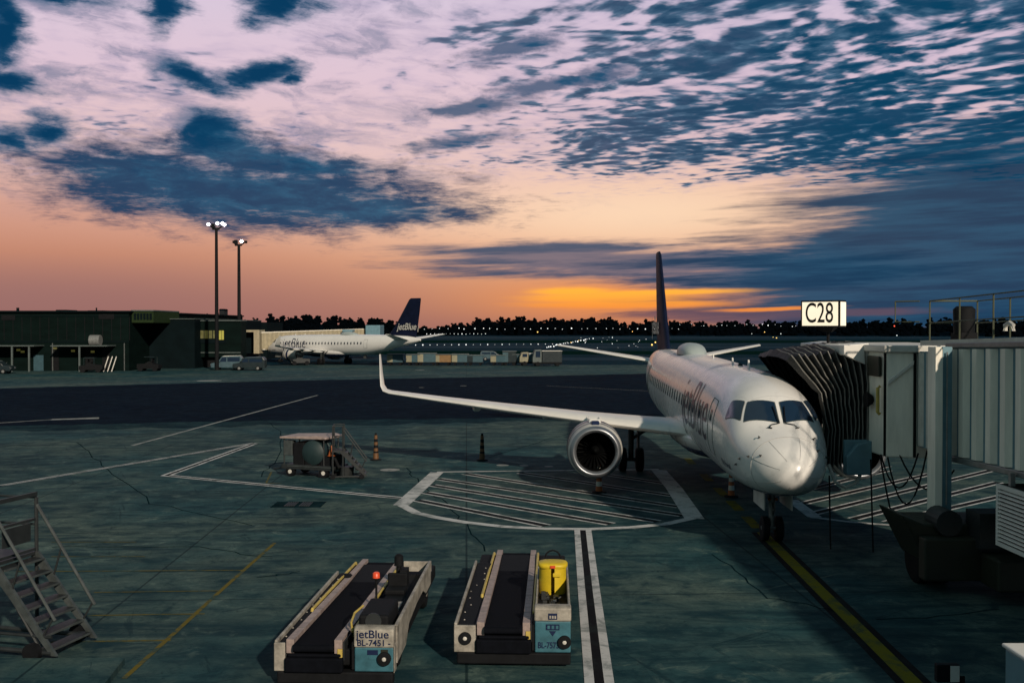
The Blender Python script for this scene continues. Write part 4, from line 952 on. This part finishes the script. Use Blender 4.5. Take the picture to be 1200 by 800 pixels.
obj('bin', MB().lathe([(0,.28),(.38,.33),(.4,.3)], (1.45,.0,.03), 'z', 20, True), M['dark_steel'], ct)
obj('tow_bar', MB().path([(-1.15,0,.36),(-1.8,0,.2),(-2.0,0,.16)], .035, 6), M['dark_steel'], ct)
obj('engine_housing', MB().box(-.68,-.16,-.6,.5,.46,1.38).box(-.12,.2,-.62,-.45,.46,.85), M['black'], ct, bevel=.03)
obj('tank_band', MB().lathe([(-.1,.505),(-.02,.505)], (.25,0,1.0), 'y', 28).lathe([(-.6,.42),(-.66,.40)], (.25,0,1.0), 'y', 28), M['trim'], ct)
lp = obj('warning_cone', MB().lathe([(0,.16),(.02,.13),(.42,.03)], (1.05,-.5,.9), 'z', 14, True), M['orange'], ct)

def delineator(u, v, lab, h=1.2, glow=False):
    x, y, _ = G(u, v); t = thing('delineator_post', lab, 'post', (x, y, 0))
    obj('base', MB().lathe([(0,.26),(.05,.25),(.07,.14)], (0,0,0), 'z', 10, True), M['black'], t)
    pm = MB(); zs = [.07,.25,.42,.56,.70,.84,.98,h]
    for k in range(len(zs)-1): pm.lathe([(zs[k], .13-.06*zs[k]/h), (zs[k+1], .13-.06*zs[k+1]/h)], (0,0,0), 'z', 12, mi=k % 2)
    obj('post', pm, [M['orange'] if glow else M['post_tan'], M['offwhite'] if glow else M['black']], t, smooth=40)
    obj('cap', MB().lathe([(h,.05),(h+.05,.055),(h+.1,.03)], (0,0,0), 'z', 10, True), M['black'], t)
    if not glow: obj('collar', MB().lathe([(.1,.135),(.34,.118)], (0,0,0), 'z', 12), M['post_tan'], t)
delineator(440.5, 539, 'striped delineator post just right of the service steps', 1.15)
delineator(565, 539.5, 'striped delineator post alone on the open concrete, midway to the engine', 1.15)
delineator(702, 577, 'slim orange post with white band in front of the engine intake', 1.05, True)
delineator(857, 582, 'orange post beneath the nose of the near airliner', .9, True)

# ------------------------------------------------------------------ vehicles
def van(name, label, loc, rz, body, roofm, L=4.9, Hh=2.0, group=None, cat='van'):
    t = thing(name, label, cat, loc, rz, group); w = .95
    side = [(-L/2,.35),(L/2-.1,.35),(L/2,.6),(L/2-.05,.95),(L/2-.95,1.12),(L/2-1.55,Hh-.08),(-L/2+.25,Hh),(-L/2+.02,Hh-.35)]
    b = MB(); b.prism(side, 'y', -w, w); obj('body', b, body, t, bevel=.07)
    obj('roof', MB().prism([(L/2-1.6,Hh-.07),(-L/2+.28,Hh+.01),(-L/2+.4,Hh+.05),(L/2-1.8,Hh+.01)], 'y', -w+.06, w-.06), roofm, t, bevel=.02)
    g = MB()
    for s in (-1, 1):
        y0, y1 = sorted((s*w, s*(w+.012)))
        g.prism([(L/2-1.25,1.18),(L/2-1.62,Hh-.2),(L/2-2.2,Hh-.17),(L/2-2.2,1.18)], 'y', y0, y1)
        g.box(-L/2+.35, L/2-2.35, y0, y1, 1.2, Hh-.2)
    obj('side_window', g, M['glass'], t)
    obj('windscreen', MB().hexa([(L/2-1.02,-.82,1.16),(L/2-1.0,-.82,1.14),(L/2-1.0,.82,1.14),(L/2-1.02,.82,1.16),(L/2-1.52,-.76,Hh-.16),(L/2-1.50,-.76,Hh-.16),(L/2-1.50,.76,Hh-.16),(L/2-1.52,.76,Hh-.16)]), M['glass'], t)
    for xx in (-L/2+.95, L/2-.95):
        for s in (-1, 1):
            wh = obj('wheel', MB().lathe([(-.11,.2),(-.12,.31),(.12,.31),(.11,.2)], (xx, s*(w-.08), .33), 'y', 22, True), M['black'], t, smooth=50); obj('rim', MB().lathe([(-.125,.18),(.125,.18)], (xx, s*(w-.08), .33), 'y', 16, True), M['steel'], wh)
    for s in (-1, 1): obj('headlight', MB().box(L/2-.03,L/2+.02,s*.7-.15,s*.7+.15,.68,.85), M['chrome'], t)
    for s in (-1, 1):
        mr = obj('mirror', MB().box(L/2-1.35,L/2-1.22,s*(w+.16)-.13,s*(w+.16)+.13,1.18,1.42), body, t, bevel=.03)
    return t
x, y, _ = G(264, 433.5); van('parked_van', 'grey-blue van parked at the foot of the taller light mast, left of the dark van', (x, y+1, 0), R(188), M['van_body'], M['offwhite'], 4.4, 2.0)
x, y, _ = G(291, 434); van('parked_van', 'dark station wagon parked nose-left before the far boarding bridge, right of the blue van', (x, y+.8, 0), R(183), M['van_dark'], M['van_body'], 4.5, 1.85)
x, y, _ = G(2, 438); van('parked_van', 'dark vehicle cut by the left edge of the photo before the terminal canopy', (x-1.2, y+.8, 0), R(5), M['van_dark'], M['trim'], 4.5, 1.7)

bv = thing('box_truck', 'white roofed truck at the bottom right corner, wing mirror sticking out', 'truck', (7.15, 12.7, 0), R(0))
obj('cargo_box', MB().box(-.95,1.15,-4.6,.0,.75,2.06), M['bridge_dark'], bv, bevel=.03)
obj('roof', MB().box(-.98,1.18,-4.63,.03,2.06,2.11), M['white'], bv, bevel=.02)
obj('cab', MB().prism([(.05,.4),(1.7,.4),(1.75,.85),(1.5,1.02),(.05,1.10)], 'x', -.9, 1.1), M['bridge_dark'], bv, bevel=.05)
obj('windscreen', MB().box(-.8,1.0,.032,.05,1.15,1.9), M['glass'], bv)
mi_ = obj('mirror', MB().box(-1.27,-.95,1.25,1.36,1.17,1.42).box(-.98,-.86,1.29,1.32,.9,1.25), M['black'], bv, bevel=.03)
obj('mirror_glass', MB().box(-1.09,-.965,1.242,1.249,1.185,1.405), M['offwhite'], mi_)
for yy in (-3.6, .7):
    for xx in (-.8, 1.0): obj('wheel', MB().lathe([(-.13,.2),(-.14,.38),(.14,.38),(.13,.2)], (xx, yy, .4), 'x', 22, True), M['black'], bv, smooth=50)

# baggage carts and trucks strung out beyond the taxiway
def cart(u, v, lab, body, end, w=3.0, h=1.75, d=0, roofm=None):
    x, y, _ = G(u, v); t = thing('baggage_cart', lab, 'baggage cart', (x, y+1, 0), R(random.uniform(-6, 6)), 'baggage carts in the far line')
    obj('bed', MB().box(-w/2,w/2,-.75,.75,.38,.52), M['black'], t)
    obj('side', MB().box(-w/2+.08,w/2-.1,-.7,.7,.52,h), body, t, bevel=.03)
    obj('end_curtain', MB().box(-w/2,-w/2+.9,-.74,.74,.55,h-.1), end, t, bevel=.02)
    obj('roof', MB().box(-w/2-.05,w/2+.05,-.8,.8,h,h+.1), roofm or M['trim'], t, bevel=.02)
    for xx in (-w/2+.5, w/2-.5): obj('wheel', MB().lathe([(-.1,.1),(-.1,.2),(.1,.2),(.1,.1)], (xx, -.6, .2), 'y', 12, True).lathe([(-.1,.1),(-.1,.2),(.1,.2),(.1,.1)], (xx, .6, .2), 'y', 12, True), M['black'], t)
    obj('tow_bar', MB().path([(-w/2,0,.4),(-w/2-.7,0,.3)], .04, 6), M['black'], t)
CB, CC, CT = M['cart_blue'], M['cart_cream'], M['cart_tan']
for u, b, e, w, h, lab in [(463,CB,CC,2.6,1.75,'leftmost baggage cart of the far line, cream end and blue side'), (484,CB,CC,2.2,1.7,'second cart from the left in the far line, narrow cream curtain'), (500,CB,CC,3.0,1.9,'larger cart with white end and bright blue side, third in the far line'), (519,CT,CC,2.8,1.7,'tan baggage cart, the only all brown one of the far line'), (539,CB,CC,2.7,1.75,'cart with broad cream end just right of the tan one'), (557,CB,M['van_dark'],2.6,1.6,'plain dark blue cart ending the left string of carts'),
                           (584,CB,CC,2.4,1.6,'cream fronted cart that starts the right string of carts'), (597,M['van_dark'],CB,2.2,2.2,'tall dark cart second in the right string'), (608,CB,M['van_dark'],2.2,1.7,'mid blue cart left of the cream cabbed truck')]:
    cart(u, 428.2, lab, b, e, w, h)
def small_truck(u, v, lab, body, box, cabm, L=4.2, h=2.3):
    x, y, _ = G(u, v); t = thing('service_truck', lab, 'truck', (x, y+1, 0), R(4))
    obj('chassis', MB().box(-L/2,L/2,-.9,.9,.35,.6), M['black'], t)
    obj('cab', MB().prism([(-L/2,.6),(-L/2+1.4,.6),(-L/2+1.4,h+.25),(-L/2+.35,h+.2),(-L/2,1.3)], 'y', -.92, .92), cabm, t, bevel=.05)
    obj('cab_window', MB().box(-L/2+.45,-L/2+1.2,-.935,-.922,1.4,h), M['glass'], t)
    obj('cargo_box', MB().box(-L/2+1.5,L/2,-1,1,.6,h), box, t, bevel=.03); obj('roof', MB().box(-L/2+1.45,L/2+.05,-1.03,1.03,h,h+.08), M['offwhite'], t)
    for xx in (-L/2+.8, L/2-.7): obj('wheel', MB().lathe([(-.95,.1),(-.95,.36),(.95,.36),(.95,.1)], (xx, 0, .36), 'y', 16, True), M['black'], t)
small_truck(621, 428.5, 'truck with a cream cab in the right string of carts', M['van_body'], CB, CC, 3.4, 1.9)
small_truck(641, 429, 'box truck with a white roof at the right end of the far line', M['van_body'], M['van_dark'], M['trim'], 4.6, 2.35)
x, y, _ = G(575, 424); van('parked_van', 'low dark pickup behind the gap in the line of carts', (x, y+8, 0), R(2), M['van_body'], M['trim'], 4.2, 1.7)
def tug(u, v, lab, m, rz=0):
    x, y, _ = G(u, v); t = thing('tow_tractor', lab, 'tow tractor', (x, y+1, 0), R(rz))
    obj('body', MB().prism([(-1.5,.35),(1.5,.35),(1.5,1.0),(.4,1.05),(.3,1.2),(-.6,1.2),(-.7,1.0),(-1.5,.9)], 'y', -.75, .75), m, t, bevel=.05)
    obj('seat', MB().box(-.5,0,-.5,.5,1.2,1.35).box(-.55,-.42,-.5,.5,1.3,1.75), M['black'], t); obj('canopy', MB().box(-.9,.5,-.7,.7,1.95,2.02).path([(-.85,-.65,1),(-.85,-.65,1.95)], .04, 6).path([(.45,-.65,1),(.45,-.65,1.95)], .04, 6), M['van_dark'], t)
    for xx in (-1, 1): obj('wheel', MB().lathe([(-.8,.1),(-.8,.35),(.8,.35),(.8,.1)], (xx, 0, .35), 'y', 16, True), M['black'], t)
tug(104, 436.5, 'black tow tractor parked before the left terminal canopy', M['black'], 8)
tug(172, 435, 'low dark tractor parked by the blank terminal wall', M['black'], 180)
tug(143, 433.5, 'pale flat tractor right of the white leaning poles', M['van_body'], 0)
tug(350, 428, 'tow tractor beneath the far airliner nose', M['dark_steel'], 20)

# ------------------------------------------------------------------ terminal on the left
D = 142
px = lambda u, d: (u-600)/F*d
zz_ = lambda v, d: CAMZ + (383.5-v)*d/F
tb = thing('terminal_building', 'long dark terminal block on the left with ground floor canopies', 'building', (0, 0, 0))
xl, xr = px(-250, D), px(151, D)
obj('wall', MB().box(xl, xr, D, D+60, 0, zz_(366, D)), M['bldg'], tb)
obj('roof', MB().box(xl-.3, xr+.3, D-.4, D+60, zz_(366, D), zz_(364, D)).box(px(7,D),px(9,D),D+3,D+3.4,zz_(364,D),zz_(360,D)).box(px(102,D),px(102.8,D),D+3,D+3.3,zz_(364,D),zz_(360,D)), M['bldg2'], tb)
cn = MB(); cn.box(xl, px(52,D), D-3.2, D-.02, zz_(405.3,D), zz_(404.2,D)); cn.box(px(71,D), px(136,D), D-3.2, D-.02, zz_(405.3,D), zz_(404.2,D)); obj('canopy', cn, M['trim'], tb)
for u in (14, 34, 93): obj('canopy_post', MB().box(px(u-.9,D-3), px(u+.9,D-3), D-3.1, D-2.9, 0, zz_(405.3,D)), M['trim'], tb)
obj('band', MB().box(xl, xr+.05, D-.08, D-.01, zz_(401,D), zz_(399.8,D)).box(xl, xr+.05, D-.06, D-.01, zz_(371,D), zz_(370,D)), M['bldg2'], tb)
obj('door', MB().box(px(39.5,D), px(51,D), D-.1, D-.01, 0, zz_(416,D)), M['cart_blue'], tb)
obj('louvre', MB().box(px(116,D), px(134,D), D-.07, D-.01, zz_(374,D), zz_(368,D)).box(px(2,D), px(18,D), D-.07, D-.01, zz_(375,D), zz_(369,D)), M['black'], tb)
for u in (-40, -10, 60, 100, 120): obj('bay_opening', MB().box(px(u,D), px(u+9,D), D-.09, D-.01, .05, zz_(407,D)), M['black'], tb)
obj('roof_unit', MB().box(xr+.05, px(177,D), D+1, D+12, zz_(378,D), zz_(364.3,D)), M['bldg_lit'], tb)
uw = MB()
for k in range(6): uw.box(px(154+k*3.7,D), px(156.6+k*3.7,D), D+.93, D+.99, zz_(374.5,D), zz_(367,D))
obj('roof_unit_pane', uw, M['bldg2'], tb)
obj('roof_unit_cap', MB().box(xr, px(177.6,D), D+.8, D+12, zz_(364.3,D), zz_(363,D)), M['trim'], tb)
pp = MB()
for u in (62, 146): obj('drain_pipe', MB().path([(px(u,D), D-.15, 0), (px(u,D), D-.15, zz_(402,D))], .09, 6), M['stair_steel'], tb)
sm_ = MB()
for k in range(-14, 15): sm_.box(px(5+k*10.5,D)-.04, px(5+k*10.5,D)+.04, D-.05, D-.01, zz_(399,D), zz_(371.5,D))
obj('panel_seam', sm_, M['black'], tb)
for u, v, m in [(22,410,'window_dim'), (27,412,'window_dim'), (86,411,'window_dim'), (109,412,'window_dim'), (65,408,'window_dim')]:
    obj('door_lamp', MB().box(px(u,D)-.25, px(u,D)+.25, D-.2, D-.1, zz_(v+1.2,D), zz_(v-1.2,D)), M[m], tb)
for u, w, h_ in [(20,14,3.5), (60,22,2.5), (125,8,3)]: obj('rooftop_duct', MB().box(px(u,D), px(u+w,D), D+12, D+16, zz_(364,D), zz_(364-h_*.8,D)), M['bldg2'], tb, bevel=.1)
hd = obj('vent_hood', MB().lathe([(-.7,.02),(-.69,.75),(.7,.75),(.71,.02)], (px(116,D), D-1.2, zz_(398.5,D)), 'x', 20, True), M['steel'], tb, smooth=40)
D2 = 150
ob_ = thing('terminal_wing', 'lower dark terminal wing with a lit window strip, right of the long block', 'building')
obj('wall', MB().box(px(140,D2), px(228,D2), D2, D2+40, 0, zz_(374,D2)), M['bldg2'], ob_)
obj('end_wall', MB().box(px(228.2,D2+3), px(282.5,D2+3), D2+3, D2+6, 1.6, zz_(376,D2)), M['bldg'], ob_)
obj('rear_block', MB().box(px(278,192), px(313,192), 192, 205, 0, zz_(377.5,192)).box(px(240,192), px(262,192), 192, 200, 0, zz_(372.5,192)), M['bldg2'], ob_)
obj('undercroft', MB().box(px(230,D2), px(279,D2+6), D2+4, D2+6, 0, 1.6), M['black'], ob_)
obj('roof', MB().box(px(139,D2), px(228.6,D2), D2-.2, D2+40, zz_(374,D2), zz_(373.2,D2)).box(px(228.7,D2+3), px(283,D2+3), D2+2.8, D2+6.2, zz_(376,D2), zz_(375,D2)), M['trim'], ob_)
D3 = D2+3
wf = obj('window', MB().box(px(227,D3), px(264,D3), D3-.12, D3-.02, zz_(402,D3), zz_(386.5,D3)), M['bldg2'], ob_)
for a, b, m in [(228.2,230.2,'window_lit'), (231,234,'window_dim'), (235,239,'window_dim'), (240,244,'window_dim'), (245,249,'window_dim'), (250,254,'window_dim'), (257,259.8,'window_lit'), (260.3,262.6,'window_lit')]:
    obj('pane', MB().box(px(a,D3), px(b,D3), D3-.16, D3-.13, zz_(398 if m == 'window_lit' else 396.5, D3), zz_(387.2,D3)), M[m], wf)
obj('wall_lamp', MB().lathe([(-.2,.05),(0,.2),(.2,.05)], (px(233.5,D3), D3-.5, zz_(388.8,D3)), 'z', 12, True), M['pin'], ob_, smooth=50)
obj('wall_band', MB().box(px(228.4,D3), px(282,D3), D3-.06, D3-.005, zz_(413.5,D3), zz_(412.5,D3)), M['trim'], ob_)
lpm = thing('leaning_poles', 'cluster of white striped poles leaning by the terminal canopy', 'poles', (px(127,138), 138, 0))
for k in range(3):
    for j in (0,): obj('pole', MB().path([(-.7+k*.55,0,.05),(-.25+k*.55,.6,2.1)], .07, 6), M['offwhite'], lpm)
# far boarding bridge
fbr = thing('boarding_bridge', 'far boarding bridge with pale ribbed tunnel behind the distant airliner', 'jet bridge')
D4 = 176
tb_ = MB(); corrugated(tb_, px(306,D4), D4, px(432,D4+20), D4+20, zz_(409,D4), zz_(390,D4), zz_(405,D4+20), zz_(385.5,D4+20), 1.0, .16)
obj('tunnel_wall', tb_, M['cream_panel'], fbr)
obj('tunnel_core', MB().hexa([(px(306,D4),D4+.2,zz_(410,D4)),(px(432,D4+20),D4+20.2,zz_(406,D4+20)),(px(432,D4+20),D4+23,zz_(406,D4+20)),(px(306,D4),D4+3,zz_(410,D4)),(px(306,D4),D4+.2,zz_(389,D4)),(px(432,D4+20),D4+20.2,zz_(384.8,D4+20)),(px(432,D4+20),D4+23,zz_(384.8,D4+20)),(px(306,D4),D4+3,zz_(389,D4))]), M['bridge'], fbr)
obj('portal', MB().box(px(283,D4), px(285.5,D4), D4-1, D4+3, zz_(414,D4), zz_(386.5,D4)).box(px(299,D4), px(305.5,D4), D4-1, D4+3, zz_(414,D4), zz_(386.5,D4)).box(px(285.5,D4), px(299,D4), D4-1, D4+3, zz_(389,D4), zz_(386.5,D4)), M['cream_panel'], fbr)
obj('portal_door', MB().box(px(285.6,D4), px(298.9,D4), D4+1, D4+3, zz_(414,D4), zz_(389,D4)), M['bldg2'], fbr)
obj('support', MB().box(px(300,D4), px(304,D4), D4, D4+1, 0, zz_(410,D4)).box(px(425,D4+20), px(428,D4+20), D4+21, D4+22, 0, zz_(404,D4+20)), M['dark_steel'], fbr)
obj('cab', MB().box(px(430,D4+20), px(447,D4+20), D4+18, D4+24, zz_(408,D4+20), zz_(381,D4+20)).box(px(402,D4+14), px(414,D4+14), D4+13, D4+16, zz_(389,D4+14), zz_(386,D4+14)), M['bridge_dark'], fbr, bevel=.1)

# ------------------------------------------------------------------ light masts
def mast(u, vtop, d, lab, lit):
    x = px(u, d); h = zz_(vtop, d); t = thing('light_mast', lab, 'light mast', (x, d, 0))
    obj('pole', MB().path([(0,0,0),(0,0,h)], [.30*d/144, .20*d/144], 12), M['black'], t, smooth=50)
    k = d/F
    obj('crossbar', MB().box(-4.6*k,3.4*k,-.15,.15,h-.2,h+.1).path([(-7*k,0,h+3*k),(-3*k,0,h)], .12, 6).path([(7*k,0,h+3*k),(3*k,0,h)], .12, 6).box(-5*k,-1.5*k,-.3,.3,h+1*k,h+5.5*k), M['black'], t)
    for dx, dz, on in lit:
        hd = obj('floodlight', MB().box(-1.3*k+dx*k,1.3*k+dx*k,.1,.7,h+dz*k-1.5*k,h+dz*k+1.5*k), M['black'], t, bevel=.05)
        if on: obj('lamp_glass', MB().lathe([(-.3,.02),(-.25,1.3*k),(0,1.75*k),(.05,1.7*k)], (dx*k, .1, h+dz*k), 'y', 18, True), M['lamp'], hd, smooth=60)
mast(254, 268, 144, 'taller lit floodlight mast left of its neighbour, four glaring lamps', [(-9.5,5,1),(1,6,1),(7,6,1),(9.3,4.5,1)])
mast(280.3, 287, 172, 'shorter floodlight mast standing behind and right of the taller one, one lamp lit', [(-6.5,3.5,0),(3,4,1),(7.5,3.5,0)])
for o in list(bpy.data.objects):
    if o.get('group') is None and 'group' in o.keys(): del o['group']
